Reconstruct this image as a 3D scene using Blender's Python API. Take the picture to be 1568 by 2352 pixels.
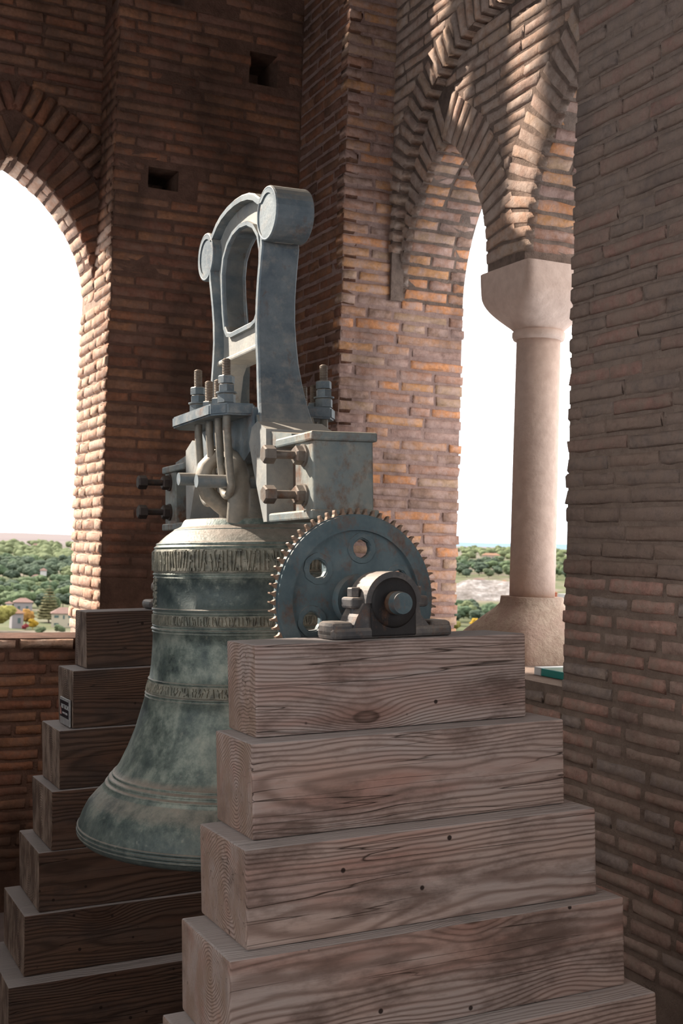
import bpy, bmesh, math, random
from mathutils import Matrix, Vector, noise as mnoise
R = math.radians
random.seed(7)
for o in list(bpy.data.objects): bpy.data.objects.remove(o)
scene = bpy.context.scene
C = scene.collection

# ------------------------------------------------------------------ frames
EYE = 1.6
def basis(yaw, pit, rol):
    yaw, pit, rol = R(yaw), R(pit), R(rol)
    fw = Vector((math.sin(yaw)*math.cos(pit), math.cos(yaw)*math.cos(pit), math.sin(pit)))
    rt = Vector((math.cos(yaw), -math.sin(yaw), 0)); up = rt.cross(fw)
    return (rt*math.cos(rol)+up*math.sin(rol), -rt*math.sin(rol)+up*math.cos(rol), fw)
BT = basis(25.224, 1.5, 1.7)          # camera axes against the plumb tower
BS = basis(25.224, 2.119, -0.621)     # camera axes against the (slightly tilted) bell stand and floor
MT = Matrix(BT); MS = Matrix(BS)
FT = Matrix.Translation((0, 0, EYE))                            # tower frame: eye-relative metres, plumb
FS = FT @ (MT.transposed() @ MS).to_4x4()                        # bell stand frame: axis-aligned to the timber stacks

# ------------------------------------------------------------------ camera
cd = bpy.data.cameras.new('camera'); cam = bpy.data.objects.new('camera', cd); C.objects.link(cam)
cd.sensor_fit = 'VERTICAL'; cd.sensor_height = 36; cd.sensor_width = 24
cd.lens = 2722.7/2352*36
cd.clip_start = 0.05; cd.clip_end = 20000
cm = Matrix((BT[0], BT[1], -BT[2])).transposed().to_4x4(); cm.translation = (0, 0, EYE)
cam.matrix_world = cm
cd.dof.use_dof = True; cd.dof.focus_distance = 3.2; cd.dof.aperture_fstop = 9
scene.camera = cam

# ------------------------------------------------------------------ world, sun, exposure
w = bpy.data.worlds.new('world'); scene.world = w; w.use_nodes = True
wn = w.node_tree; wn.nodes.clear()
wo = wn.nodes.new('ShaderNodeOutputWorld'); wb = wn.nodes.new('ShaderNodeBackground')
wtc = wn.nodes.new('ShaderNodeTexCoord'); wsep = wn.nodes.new('ShaderNodeSeparateXYZ')
wr = wn.nodes.new('ShaderNodeValToRGB')
wr.color_ramp.elements[0].position = 0.0; wr.color_ramp.elements[0].color = (0.80, 0.90, 1.0, 1)
wr.color_ramp.elements[1].position = 0.16; wr.color_ramp.elements[1].color = (1.0, 0.985, 0.965, 1)
wn.links.new(wtc.outputs['Generated'], wsep.inputs[0]); wn.links.new(wsep.outputs['Z'], wr.inputs[0])
wn.links.new(wr.outputs[0], wb.inputs['Color']); wb.inputs['Strength'].default_value = 2.4
wn.links.new(wb.outputs[0], wo.inputs['Surface'])
SUN_A, SUN_E = 56.0, 35.0
sd = bpy.data.lights.new('sun', 'SUN'); sun = bpy.data.objects.new('sun', sd); C.objects.link(sun)
sd.energy = 9.5; sd.angle = R(1.3); sd.color = (1.0, 0.90, 0.78)
tr = Vector((math.cos(R(SUN_A))*math.cos(R(SUN_E)), -math.sin(R(SUN_A))*math.cos(R(SUN_E)), -math.sin(R(SUN_E))))
sun.rotation_euler = tr.to_track_quat('-Z', 'Y').to_euler(); sun.location = (-6, 9, 8)
vs = scene.view_settings
vs.view_transform = 'Standard'; vs.look = 'None'; vs.gamma = 1; vs.use_curve_mapping = False
vs.exposure = 0.35

# ------------------------------------------------------------------ material helpers
class N:
    def __init__(s, name):
        s.m = bpy.data.materials.new(name); s.m.use_nodes = True
        s.t = s.m.node_tree; s.t.nodes.clear()
        s.out = s.t.nodes.new('ShaderNodeOutputMaterial'); s.b = s.t.nodes.new('ShaderNodeBsdfPrincipled')
        s.t.links.new(s.b.outputs[0], s.out.inputs[0])
    def n(s, typ, **k):
        x = s.t.nodes.new('ShaderNode'+typ)
        for a, v in k.items(): setattr(x, a, v)
        return x
    def l(s, a, b): s.t.links.new(a, b)
    def set(s, sock, v):
        if hasattr(v, 'is_linked') or hasattr(v, 'links'): s.l(v, sock)
        else: sock.default_value = v
    def math(s, op, a, b=None, c=None, clamp=False):
        x = s.n('Math', operation=op, use_clamp=clamp); s.set(x.inputs[0], a)
        if b is not None: s.set(x.inputs[1], b)
        if c is not None: s.set(x.inputs[2], c)
        return x.outputs[0]
    def pos(s): return s.n('NewGeometry').outputs['Position']
    def objc(s): return s.n('TexCoord').outputs['Object']
    def rnd(s): return s.n('ObjectInfo').outputs['Random']
    def noise(s, vec, scale, detail=4, rough=.55, dist=0):
        x = s.n('TexNoise'); s.l(vec, x.inputs['Vector']); x.inputs['Scale'].default_value = scale
        x.inputs['Detail'].default_value = detail; x.inputs['Roughness'].default_value = rough
        x.inputs['Distortion'].default_value = dist
        return x.outputs['Fac']
    def ramp(s, fac, stops, interp='LINEAR'):
        x = s.n('ValToRGB'); r = x.color_ramp; r.interpolation = interp
        while len(r.elements) < len(stops): r.elements.new(.5)
        for e, (p, c) in zip(r.elements, stops):
            e.position = p; e.color = (c, c, c, 1) if isinstance(c, (int, float)) else (*c, 1)
        s.set(x.inputs[0], fac)
        return x.outputs[0]
    def mix(s, fac, a, b, mode='MIX'):
        x = s.n('Mix', data_type='RGBA', blend_type=mode); x.clamp_factor = True
        s.set(x.inputs[0], fac)
        for i, v in ((6, a), (7, b)):
            if isinstance(v, tuple): x.inputs[i].default_value = (*v, 1)
            else: s.l(v, x.inputs[i])
        return x.outputs[2]
    def map(s, vec, scale=(1, 1, 1), loc=(0, 0, 0)):
        x = s.n('Mapping'); s.l(vec, x.inputs[0]); x.inputs['Scale'].default_value = scale
        x.inputs['Location'].default_value = loc
        return x.outputs[0]
    def bump(s, h, dist=.004, strength=1.0, prev=None):
        x = s.n('Bump'); s.l(h, x.inputs['Height']); x.inputs['Distance'].default_value = dist
        x.inputs['Strength'].default_value = strength
        if prev is not None: s.l(prev, x.inputs['Normal'])
        return x.outputs[0]
    def fin(s, col, rough=.85, metal=0.0, normal=None, spec=.3):
        s.set(s.b.inputs['Base Color'], (*col, 1) if isinstance(col, tuple) else col)
        s.set(s.b.inputs['Roughness'], rough); s.set(s.b.inputs['Metallic'], metal)
        s.b.inputs['Specular IOR Level'].default_value = spec
        if normal is not None: s.l(normal, s.b.inputs['Normal'])
        return s.m

def brick_mat(name, pal, mortar, smear=.5, soot=(.05, .03, .025), sootamt=.6, sootlo=.48):
    s = N(name); P = s.pos(); r = s.rnd()
    k = len(pal); base = s.ramp(r, [(i/k, c) for i, c in enumerate(pal)], 'CONSTANT')
    n1 = s.noise(P, 55, 5); base = s.mix(.55, base, s.ramp(n1, [(.25, .45), (.75, 1.35)]), 'MULTIPLY')
    n2 = s.noise(P, 17, 5, .65); base = s.mix(s.ramp(n2, [(.56-.2*smear, 0.), (.78-.2*smear, .85)]), base, mortar)
    n3 = s.noise(s.map(P, (1, 1, .6)), 2.6, 5, .62); base = s.mix(s.ramp(n3, [(sootlo, 0.), (sootlo+.2, sootamt)]), base, soot)
    n4 = s.noise(P, 160, 4, .7)
    h = s.math('ADD', s.math('MULTIPLY', n1, .7), s.math('MULTIPLY', n4, .45))
    return s.fin(base, .93, normal=s.bump(h, .006, .9), spec=.15)
def mortar_mat(name, c1, c2, soot=(.05, .035, .03), sootamt=.6, sootlo=.48):
    s = N(name); P = s.pos()
    n1 = s.noise(P, 22, 6, .65); base = s.ramp(n1, [(.3, c2), (.65, c1)])
    n3 = s.noise(s.map(P, (1, 1, .6)), 2.6, 5, .62); base = s.mix(s.ramp(n3, [(sootlo, 0.), (sootlo+.2, sootamt)]), base, soot)
    n4 = s.noise(P, 120, 5, .7)
    return s.fin(base, .95, normal=s.bump(s.math('ADD', s.math('MULTIPLY', n1, 1.2), n4), .010, 1), spec=.1)

M = {}
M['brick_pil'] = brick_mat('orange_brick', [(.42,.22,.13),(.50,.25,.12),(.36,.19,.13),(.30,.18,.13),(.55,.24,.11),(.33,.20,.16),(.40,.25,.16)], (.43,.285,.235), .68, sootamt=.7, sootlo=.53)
M['mort_pil'] = mortar_mat('pink_mortar', (.44,.29,.24), (.30,.19,.16), sootlo=.55)
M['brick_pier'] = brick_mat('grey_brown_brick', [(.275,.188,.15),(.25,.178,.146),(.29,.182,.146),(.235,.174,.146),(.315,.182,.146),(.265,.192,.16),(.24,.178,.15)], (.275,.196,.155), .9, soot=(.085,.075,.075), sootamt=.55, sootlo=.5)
M['mort_pier'] = mortar_mat('brown_mortar', (.36,.265,.215), (.25,.18,.145), sootlo=.62, soot=(.12,.095,.085))
M['brick_pink'] = brick_mat('pinkish_grey_brick', [(.42,.275,.225),(.46,.265,.215),(.38,.255,.21),(.48,.28,.225),(.42,.295,.245),(.34,.265,.235)], (.40,.30,.245), .62, soot=(.10,.085,.08), sootamt=.45, sootlo=.54)
M['brick_arc'] = brick_mat('dusty_brick', [(.40,.26,.19),(.37,.24,.185),(.44,.27,.19),(.34,.235,.185),(.42,.28,.20)], (.44,.33,.27), .75, sootamt=.5, sootlo=.56)
M['mort_arc'] = mortar_mat('dusty_mortar', (.30,.21,.165), (.17,.12,.095))
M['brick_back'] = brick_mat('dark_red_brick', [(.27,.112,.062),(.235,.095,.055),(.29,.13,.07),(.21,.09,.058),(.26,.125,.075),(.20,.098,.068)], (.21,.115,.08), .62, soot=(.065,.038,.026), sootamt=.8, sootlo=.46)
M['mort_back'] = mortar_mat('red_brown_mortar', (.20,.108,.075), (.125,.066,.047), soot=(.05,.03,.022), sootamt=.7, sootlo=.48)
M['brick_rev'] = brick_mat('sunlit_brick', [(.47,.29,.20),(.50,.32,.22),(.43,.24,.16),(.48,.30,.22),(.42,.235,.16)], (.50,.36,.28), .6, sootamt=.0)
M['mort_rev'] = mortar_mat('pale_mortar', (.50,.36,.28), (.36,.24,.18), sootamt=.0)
def plain_noise(name, c1, c2, scale=20, rough=.8, dist=.003, metal=0, spec=.3, co='pos', det=5):
    s = N(name); P = s.pos() if co == 'pos' else s.objc(); n = s.noise(P, scale, det, .6)
    return s.fin(s.ramp(n, [(.3, c2), (.7, c1)]), rough, metal, s.bump(n, dist), spec)
M['stone'] = plain_noise('pink_limestone', (.64,.46,.37), (.53,.37,.295), 26, .9, .004, co='obj')
def stone_rough():
    s = N('rough_pink_limestone'); P = s.objc(); n = s.noise(P, 30, 6, .7); n2 = s.noise(P, 6, 3)
    c = s.mix(s.ramp(n2, [(.4, 0.), (.65, .7)]), s.ramp(n, [(.3, (.42,.29,.22)), (.7, (.60,.46,.36))]), (.50,.33,.27))
    return s.fin(c, .95, normal=s.bump(n, .012), spec=.1)
M['stone_rough'] = stone_rough()
M['floor'] = plain_noise('dusty_floor', (.26,.20,.18), (.17,.13,.115), 6, .9)
M['ceiling'] = plain_noise('dark_ceiling', (.10,.07,.055), (.06,.045,.035), 6, .95)

def wood_mat(name, light, dark, red, grey, endc, topc):
    s = N(name); P = s.objc(); r = s.rnd()
    sep = s.n('SeparateXYZ'); s.l(P, sep.inputs[0])
    rv = s.n('CombineXYZ'); s.l(s.math('MULTIPLY', r, 37.), rv.inputs[0]); s.l(s.math('MULTIPLY', r, 91.), rv.inputs[1]); s.l(s.math('MULTIPLY', r, 53.), rv.inputs[2])
    va = s.n('VectorMath', operation='ADD'); s.l(P, va.inputs[0]); s.l(rv.outputs[0], va.inputs[1]); Q = va.outputs[0]
    nA = s.noise(s.map(Q, (1.1, 5, 5)), 1.0, 3, .5); nB = s.noise(s.map(Q, (1.3, 6, 6), (5, 2, 9)), 1.0, 3, .5)
    # knots: a few Voronoi points stretched along the grain
    vo = s.n('TexVoronoi', feature='F1'); s.l(s.map(Q, (1.9, .15, 4.6)), vo.inputs['Vector']); vo.inputs['Scale'].default_value = 1.0
    kd = vo.outputs['Distance']
    kb = s.math('POWER', 2.718, s.math('MULTIPLY', s.math('MULTIPLY', kd, kd), -22.))
    py = s.math('MULTIPLY', s.math('SUBTRACT', s.math('FRACT', s.math('MULTIPLY', r, 7.3)), .5), .20)
    pz = s.math('MULTIPLY', s.math('SUBTRACT', s.math('FRACT', s.math('MULTIPLY', r, 13.7)), .35), .30)
    dy = s.math('ADD', s.math('SUBTRACT', sep.outputs[1], py), s.math('MULTIPLY', s.math('SUBTRACT', nA, .5), .065))
    dz = s.math('ADD', s.math('SUBTRACT', sep.outputs[2], pz), s.math('MULTIPLY', s.math('SUBTRACT', nB, .5), .075))
    rad = s.math('SQRT', s.math('ADD', s.math('MULTIPLY', dy, dy), s.math('MULTIPLY', dz, dz)))
    rad = s.math('ADD', rad, s.math('MULTIPLY', kb, .032))
    fine = s.noise(s.map(Q, (14, 160, 160)), 1.0, 4, .6)
    rad2 = s.math('ADD', rad, s.math('MULTIPLY', fine, .0016))
    ring = s.math('MULTIPLY_ADD', s.math('SINE', s.math('MULTIPLY', rad2, 2*math.pi/.0074)), .5, .5)
    ring = s.math('POWER', ring, 2.4)
    big = s.noise(s.map(Q, (2.2, 9, 9)), 1.0, 5, .6)
    base = s.mix(s.ramp(big, [(.35, 0.), (.7, 1.)]), light, grey)
    base = s.mix(s.ramp(s.noise(s.map(Q, (1.4, 11, 11), (3, 3, 1)), 1., 4, .6), [(.50, 0.), (.68, .65)]), base, red)
    base = s.mix(s.math('MULTIPLY', ring, .72), base, dark)
    base = s.mix(s.math('MULTIPLY', s.ramp(fine, [(.5, 0.), (.85, 1.)]), .35), base, dark)
    halo = s.ramp(kd, [(.05, .6), (.26, 0.)]); base = s.mix(halo, base, s.mix(.5, red, dark))
    kcore = s.ramp(kd, [(.025, .35), (.045, .9), (.058, 1.), (.072, 0.)]); base = s.mix(s.math('MULTIPLY', kcore, .85), base, (.05, .028, .02))
    # long drying cracks and dark weather stains
    cr = s.noise(s.map(Q, (1.0, 30, 30), (9, 1, 4)), 1., 2, .4)
    crk = s.ramp(cr, [(.495, 0.), (.5, 1.), (.505, 0.)])
    crk = s.math('MULTIPLY', crk, s.ramp(s.noise(s.map(Q, (1.5, 4, 4)), 1., 2), [(.46, 0.), (.54, 1.)]))
    base = s.mix(s.math('MULTIPLY', crk, .9), base, (.03, .02, .015))
    st = s.noise(s.map(Q, (3, 7, 7), (1, 7, 2)), 1., 6, .7)
    base = s.mix(s.ramp(st, [(.50, 0.), (.66, .8)]), base, s.mix(.5, dark, (.06, .045, .04)))
    hole = s.n('TexVoronoi', feature='F1'); s.l(s.map(Q, (13, 13, 13)), hole.inputs['Vector']); hole.inputs['Scale'].default_value = 1.
    base = s.mix(s.ramp(hole.outputs['Distance'], [(.06, .95), (.085, 0.)]), base, (.02, .012, .01))
    gn = s.n('NewGeometry'); gs = s.n('SeparateXYZ'); s.l(gn.outputs['Normal'], gs.inputs[0])
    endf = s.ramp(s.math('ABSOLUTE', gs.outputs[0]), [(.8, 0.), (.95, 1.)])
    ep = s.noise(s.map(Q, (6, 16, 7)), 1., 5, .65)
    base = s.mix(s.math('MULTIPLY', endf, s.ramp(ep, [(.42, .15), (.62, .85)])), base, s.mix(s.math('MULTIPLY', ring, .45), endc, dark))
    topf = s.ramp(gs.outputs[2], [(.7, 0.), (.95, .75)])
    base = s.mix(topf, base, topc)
    h = s.math('SUBTRACT', s.math('MULTIPLY', s.math('SUBTRACT', 1., ring), .5), s.math('MULTIPLY', crk, 1.2))
    h = s.math('ADD', h, s.math('MULTIPLY', fine, .4))
    return s.fin(base, .86, normal=s.bump(h, .0035, .8), spec=.2)
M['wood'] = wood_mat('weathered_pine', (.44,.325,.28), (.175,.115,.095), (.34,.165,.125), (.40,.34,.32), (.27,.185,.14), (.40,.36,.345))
M['wood_shaded'] = wood_mat('shaded_weathered_pine', (.115,.064,.043), (.030,.018,.013), (.080,.038,.024), (.085,.058,.047), (.40,.30,.24), (.36,.32,.31))  # far stack's shade put into the colour; lighter ends imitate light from the left

def bell_mat():
    s = N('green_bronze_patina'); P = s.objc(); g = s.n('NewGeometry'); sep = s.n('SeparateXYZ'); s.l(g.outputs['Normal'], sep.inputs[0])
    n1 = s.noise(P, 11, 9, .74); n2 = s.noise(s.map(P, (5, 5, 1.5)), 2.2, 5, .6); n3 = s.noise(P, 55, 5, .65)
    col = s.ramp(n1, [(.34, (.045,.062,.060)), (.46, (.13,.162,.142)), (.56, (.25,.285,.245)), (.70, (.38,.385,.325))])
    col = s.mix(s.ramp(n2, [(.48, 0.), (.68, .7)]), col, (.06,.085,.085))
    po = s.n('SeparateXYZ'); s.l(P, po.inputs[0])
    zz = s.math('ADD', po.outputs[2], -.81); zz = s.math('ADD', zz, s.math('MULTIPLY', s.math('SUBTRACT', n1, .5), .10))
    worn = s.ramp(s.math('MULTIPLY', zz, -1.), [(.055, 0.), (.075, .75), (.135, .75), (.16, .1), (.30, .0), (.665, .0), (.72, .6)])
    col = s.mix(worn, col, s.ramp(n3, [(.35, (.022,.036,.042)), (.7, (.06,.085,.088))]))
    col = s.mix(s.ramp(n3, [(.6, 0.), (.78, .5)]), col, (.36,.36,.30))
    dust = s.ramp(s.math('ADD', sep.outputs[2], s.math('MULTIPLY', s.math('SUBTRACT', n1, .5), .45)), [(.58, 0.), (.82, .95)])
    col = s.mix(dust, col, s.ramp(n3, [(.3, (.23,.19,.155)), (.7, (.32,.27,.225))]))
    return s.fin(col, s.ramp(n1, [(.3, .42), (.7, .7)]), .25, s.bump(s.math('ADD', n3, n1), .0025, .7), .45)
M['bell'] = bell_mat()
def bell_band():
    s = N('dusty_bronze_relief'); P = s.objc(); n1 = s.noise(P, 40, 6, .65); n2 = s.noise(P, 6, 4)
    c = s.ramp(n1, [(.32, (.10,.10,.085)), (.52, (.26,.25,.20)), (.72, (.42,.38,.31))])
    c = s.mix(s.ramp(n2, [(.5, 0.), (.7, .6)]), c, (.13,.15,.13))
    return s.fin(c, .75, .1, s.bump(n1, .003), .3)
M['bell_band'] = bell_band()
def iron(name, c1, c2, dust, rustamt=.5, metal=.2, dustamt=.8):
    s = N(name); P = s.objc(); g = s.n('NewGeometry'); sep = s.n('SeparateXYZ'); s.l(g.outputs['Normal'], sep.inputs[0])
    n1 = s.noise(P, 7, 6, .65); n2 = s.noise(P, 24, 6, .7); n3 = s.noise(P, 90, 4, .6)
    col = s.ramp(n1, [(.36, c2), (.62, c1)])
    col = s.mix(s.ramp(n2, [(.52, 0.), (.74, .55*dustamt)]), col, dust)
    col = s.mix(s.ramp(s.noise(s.map(P, (1, 1, .7), (4, 2, 7)), 14, 6, .72), [(.60-.12*rustamt, 0.), (.78-.12*rustamt, .9)]), col, s.ramp(n3, [(.3, (.10,.045,.022)), (.7, (.22,.10,.05))]))
    up = s.ramp(s.math('ADD', sep.outputs[2], s.math('MULTIPLY', s.math('SUBTRACT', n2, .5), .5)), [(.25, 0.), (.8, dustamt)])
    col = s.mix(up, col, dust)
    return s.fin(col, .62, metal, s.bump(s.math('ADD', n2, s.math('MULTIPLY', n3, .4)), .002, .7), .4)
M['iron'] = iron('blue_grey_painted_iron', (.205,.235,.25), (.085,.115,.14), (.42,.37,.31), .2)
M['iron_pale'] = iron('pale_grey_painted_iron', (.40,.385,.35), (.26,.27,.265), (.48,.43,.37), .12)  # lighter grey than the flange iron
M['iron_box'] = iron('green_grey_rusty_iron', (.27,.275,.245), (.15,.19,.20), (.42,.36,.28), .95)
M['iron_gear'] = iron('teal_grey_painted_iron', (.125,.17,.185), (.062,.098,.115), (.28,.25,.22), .55, dustamt=.55)
M['iron_bearing'] = iron('dusty_dark_iron', (.125,.112,.105), (.055,.055,.06), (.36,.30,.255), .5, .2, .75)
M['bolt'] = iron('brown_grey_bolt_steel', (.22,.19,.16), (.11,.09,.08), (.36,.30,.25), .5, .4, .6)
M['rust'] = iron('brown_rusty_steel', (.15,.105,.08), (.085,.06,.05), (.30,.23,.17), .8, .4, .5)
M['grease'] = iron('black_greased_iron', (.025,.022,.022), (.012,.011,.012), (.06,.05,.045), .0, .3, .3)
M['tooth'] = iron('brown_rubbed_steel', (.30,.21,.155), (.16,.10,.075), (.36,.28,.22), .6, .5, .5)
M['dark_bolt'] = iron('dark_brown_bolt_steel', (.075,.055,.048), (.04,.03,.028), (.22,.18,.15), .5, .5, .4)
M['canon'] = iron('dusty_bronze', (.30,.26,.21), (.14,.14,.125), (.44,.38,.31), .1, .15)
def flat(name, c, rough=.6, metal=0):
    s = N(name); return s.fin(c, rough, metal)
M['sign_black'] = flat('sign_black', (.012,.014,.022), .4); M['sign_white'] = flat('sign_white', (.55,.55,.56), .5)
M['sign_grey'] = plain_noise('sign_grey', (.36,.35,.35), (.24,.23,.23), 40, .5); M['sign_red'] = flat('sign_red', (.5,.25,.22), .5)
M['teal'] = flat('teal_glass', (.03,.30,.27), .15); M['white'] = flat('white_card', (.75,.75,.74), .5)

# ------------------------------------------------------------------ mesh helpers
class MB:
    def __init__(s): s.v = []; s.f = []; s.sm = []
    def add(s, vs, fs, smooth=False):
        b = len(s.v); s.v += [tuple(p) for p in vs]
        for f in fs: s.f.append([b+i for i in f]); s.sm.append(smooth)
        return s
    def box(s, x0, x1, y0, y1, z0, z1):
        return s.add([(x0,y0,z0),(x1,y0,z0),(x1,y1,z0),(x0,y1,z0),(x0,y0,z1),(x1,y0,z1),(x1,y1,z1),(x0,y1,z1)],
            [(0,3,2,1),(4,5,6,7),(0,1,5,4),(1,2,6,5),(2,3,7,6),(3,0,4,7)])
    def bbox(s, x0, x1, y0, y1, z0, z1, b=.006, seg=2):
        bm = bmesh.new(); bmesh.ops.create_cube(bm, size=1)
        for v in bm.verts: v.co = Vector((x0 if v.co.x < 0 else x1, y0 if v.co.y < 0 else y1, z0 if v.co.z < 0 else z1))
        bmesh.ops.bevel(bm, geom=bm.edges[:], offset=b, segments=seg, affect='EDGES', profile=.5)
        s.addbm(bm); return s
    def addbm(s, bm, smooth=False):
        bm.verts.index_update(); s.add([v.co[:] for v in bm.verts], [[v.index for v in f.verts] for f in bm.faces], smooth); bm.free()
    def cyl(s, p0, p1, r0, r1=None, n=20, smooth=True, caps=True, a0=0.):
        r1 = r0 if r1 is None else r1; p0, p1 = Vector(p0), Vector(p1); d = (p1-p0).normalized()
        u = d.orthogonal().normalized(); w_ = d.cross(u)
        ring = lambda p, r: [p+u*(r*math.cos(a0+2*math.pi*i/n))+w_*(r*math.sin(a0+2*math.pi*i/n)) for i in range(n)]
        s.add(ring(p0, r0)+ring(p1, r1), [(i, (i+1) % n, n+(i+1) % n, n+i) for i in range(n)], smooth)
        if caps: s.add(ring(p0, r0), [tuple(range(n))[::-1]]); s.add(ring(p1, r1), [tuple(range(n))])
        return s
    def hexn(s, p0, p1, r, a0=0.):
        p0, p1 = Vector(p0), Vector(p1); k = (p1-p0)*.14
        s.cyl(p0+k*.4, p1-k, r, n=6, smooth=False, a0=a0); s.cyl(p1-k, p1, r, r*.86, n=6, smooth=False, a0=a0); return s
    def tube(s, pts, rad, n=12, closed=False, caps=True, flat=None):
        pts = [Vector(p) for p in pts]; m = len(pts); up = None; rings = []
        for i, p in enumerate(pts):
            a = pts[(i-1) % m] if closed else pts[max(i-1, 0)]; b = pts[(i+1) % m] if closed else pts[min(i+1, m-1)]
            t = (b-a).normalized()
            if up is None: up = t.orthogonal().normalized() if flat is None else Vector(flat)
            up = (up-t*up.dot(t)).normalized(); w_ = t.cross(up); r = rad[i] if isinstance(rad, (list, tuple)) else rad
            ra, rb = (r if isinstance(r, tuple) else (r, r))
            rings.append([p+up*(ra*math.cos(2*math.pi*k/n))+w_*(rb*math.sin(2*math.pi*k/n)) for k in range(n)])
        vs = [v for r in rings for v in r]; fs = []
        for i in range(m if closed else m-1):
            for k in range(n): fs.append((i*n+k, i*n+(k+1) % n, ((i+1) % m)*n+(k+1) % n, ((i+1) % m)*n+k))
        s.add(vs, fs, True)
        if caps and not closed: s.add(rings[0], [tuple(range(n))[::-1]]); s.add(rings[-1], [tuple(range(n))])
        return s
    def lathe(s, prof, c=(0, 0, 0), n=96, smooth=True, close=False):
        vs = [(c[0]+r*math.cos(2*math.pi*k/n), c[1]+r*math.sin(2*math.pi*k/n), c[2]+z) for r, z in prof for k in range(n)]
        m = len(prof); fs = [(i*n+k, i*n+(k+1) % n, (i+1)*n+(k+1) % n, (i+1)*n+k) for i in range(m-1) for k in range(n)]
        s.add(vs, fs, smooth)
        return s
    def prism(s, poly, a, b, ax):            # polygon in the two other axes, extruded along axis ax from a to b
        f = {0: lambda p, t: (t, p[0], p[1]), 1: lambda p, t: (p[0], t, p[1]), 2: lambda p, t: (p[0], p[1], t)}[ax]
        n = len(poly); s.add([f(p, a) for p in poly]+[f(p, b) for p in poly], [tuple(range(n)), tuple(range(n, 2*n))[::-1]]+[(i, n+i, n+(i+1) % n, (i+1) % n) for i in range(n)])
        return s
    def mesh(s, name, mat, off=(0, 0, 0), fix=True):
        me = bpy.data.meshes.new(name); ox, oy, oz = off
        me.from_pydata([(x-ox, y-oy, z-oz) for x, y, z in s.v], [], s.f)
        me.polygons.foreach_set('use_smooth', s.sm)
        if fix:
            bm = bmesh.new(); bm.from_mesh(me); bmesh.ops.recalc_face_normals(bm, faces=bm.faces); bm.to_mesh(me); bm.free()
        me.materials.append(mat); me.update(); return me
def link(name, me, parent=None):
    o = bpy.data.objects.new(name, me); C.objects.link(o)
    if parent is not None: o.parent = parent
    return o
def tag(o, label, cat, group=None):
    o['label'] = label; o['category'] = cat
    if group: o['group'] = group
    return o
class Thing:                                 # an Empty at the base; parts are built in frame coordinates
    def __init__(s, name, label, cat, base, frame, group=None):
        s.base = base; s.o = bpy.data.objects.new(name, None); C.objects.link(s.o); s.o.empty_display_size = .05
        s.o.matrix_world = frame @ Matrix.Translation(base); tag(s.o, label, cat, group)
    def part(s, name, mb, mat, parent=None, label=None):
        o = link(name, mb.mesh(name, M[mat] if isinstance(mat, str) else mat, s.base), parent or s.o)
        if label: o['label'] = label
        return o
def single(name, mb, mat, label, cat, base, frame, group=None):
    o = link(name, mb.mesh(name, M[mat], base)); o.matrix_world = frame @ Matrix.Translation(base); return tag(o, label, cat, group)
def struct(name, mb, mat):
    o = link(name, mb.mesh(name, M[mat])); o.matrix_world = FT; o['kind'] = 'structure'; return o
def arc(cx, cz, r, a0, a1, n):
    return [(cx+r*math.cos(a0+(a1-a0)*i/n), cz+r*math.sin(a0+(a1-a0)*i/n)) for i in range(n+1)]

# ------------------------------------------------------------------ bricks
rb = random.Random(3)
def make_brick_mesh(name, mat, j=.05):
    nx = 4
    def ring(sx, sz, y, jit):
        p = []
        for i in range(nx): p.append((-sx+2*sx*i/nx, -sz))
        p.append((sx, -sz))
        for i in range(nx): p.append((sx-2*sx*i/nx, sz))
        p.append((-sx, sz))
        return [(x+rb.uniform(-jit, jit)*.25, y+rb.uniform(-.04, .04)*(jit > 0), z+rb.uniform(-jit, jit)) for x, z in p]
    a, b, c = ring(.5, .5, 1, 0), ring(.5, .5, .10, j), ring(.475, .36, .0, j)
    m = MB(); n = len(a); s_ = [(i, (i+1) % n, n+(i+1) % n, n+i) for i in range(n)]
    m.add(a+b+c, s_+[(n+p, n+q, n+r, n+t) for p, q, r, t in s_]+[tuple(range(2*n, 3*n))], True)
    return m.mesh(name, mat)
BM = {}
def brick_meshes(key):
    if key not in BM: BM[key] = [make_brick_mesh('brick_'+key, M[key], .07) for _ in range(7)]
    return BM[key]
RA = Matrix.Identity(3); RB = Matrix.Rotation(R(-90), 3, 'Z')
def put_brick(wall, key, loc, L, H, D, rot):
    o = bpy.data.objects.new('brick', rb.choice(brick_meshes(key))); C.objects.link(o); o.parent = wall
    o.matrix_local = Matrix.Translation(loc) @ rot.to_4x4() @ Matrix.Diagonal((L*rb.choice((1, -1)), D, H, 1))
    return o
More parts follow.
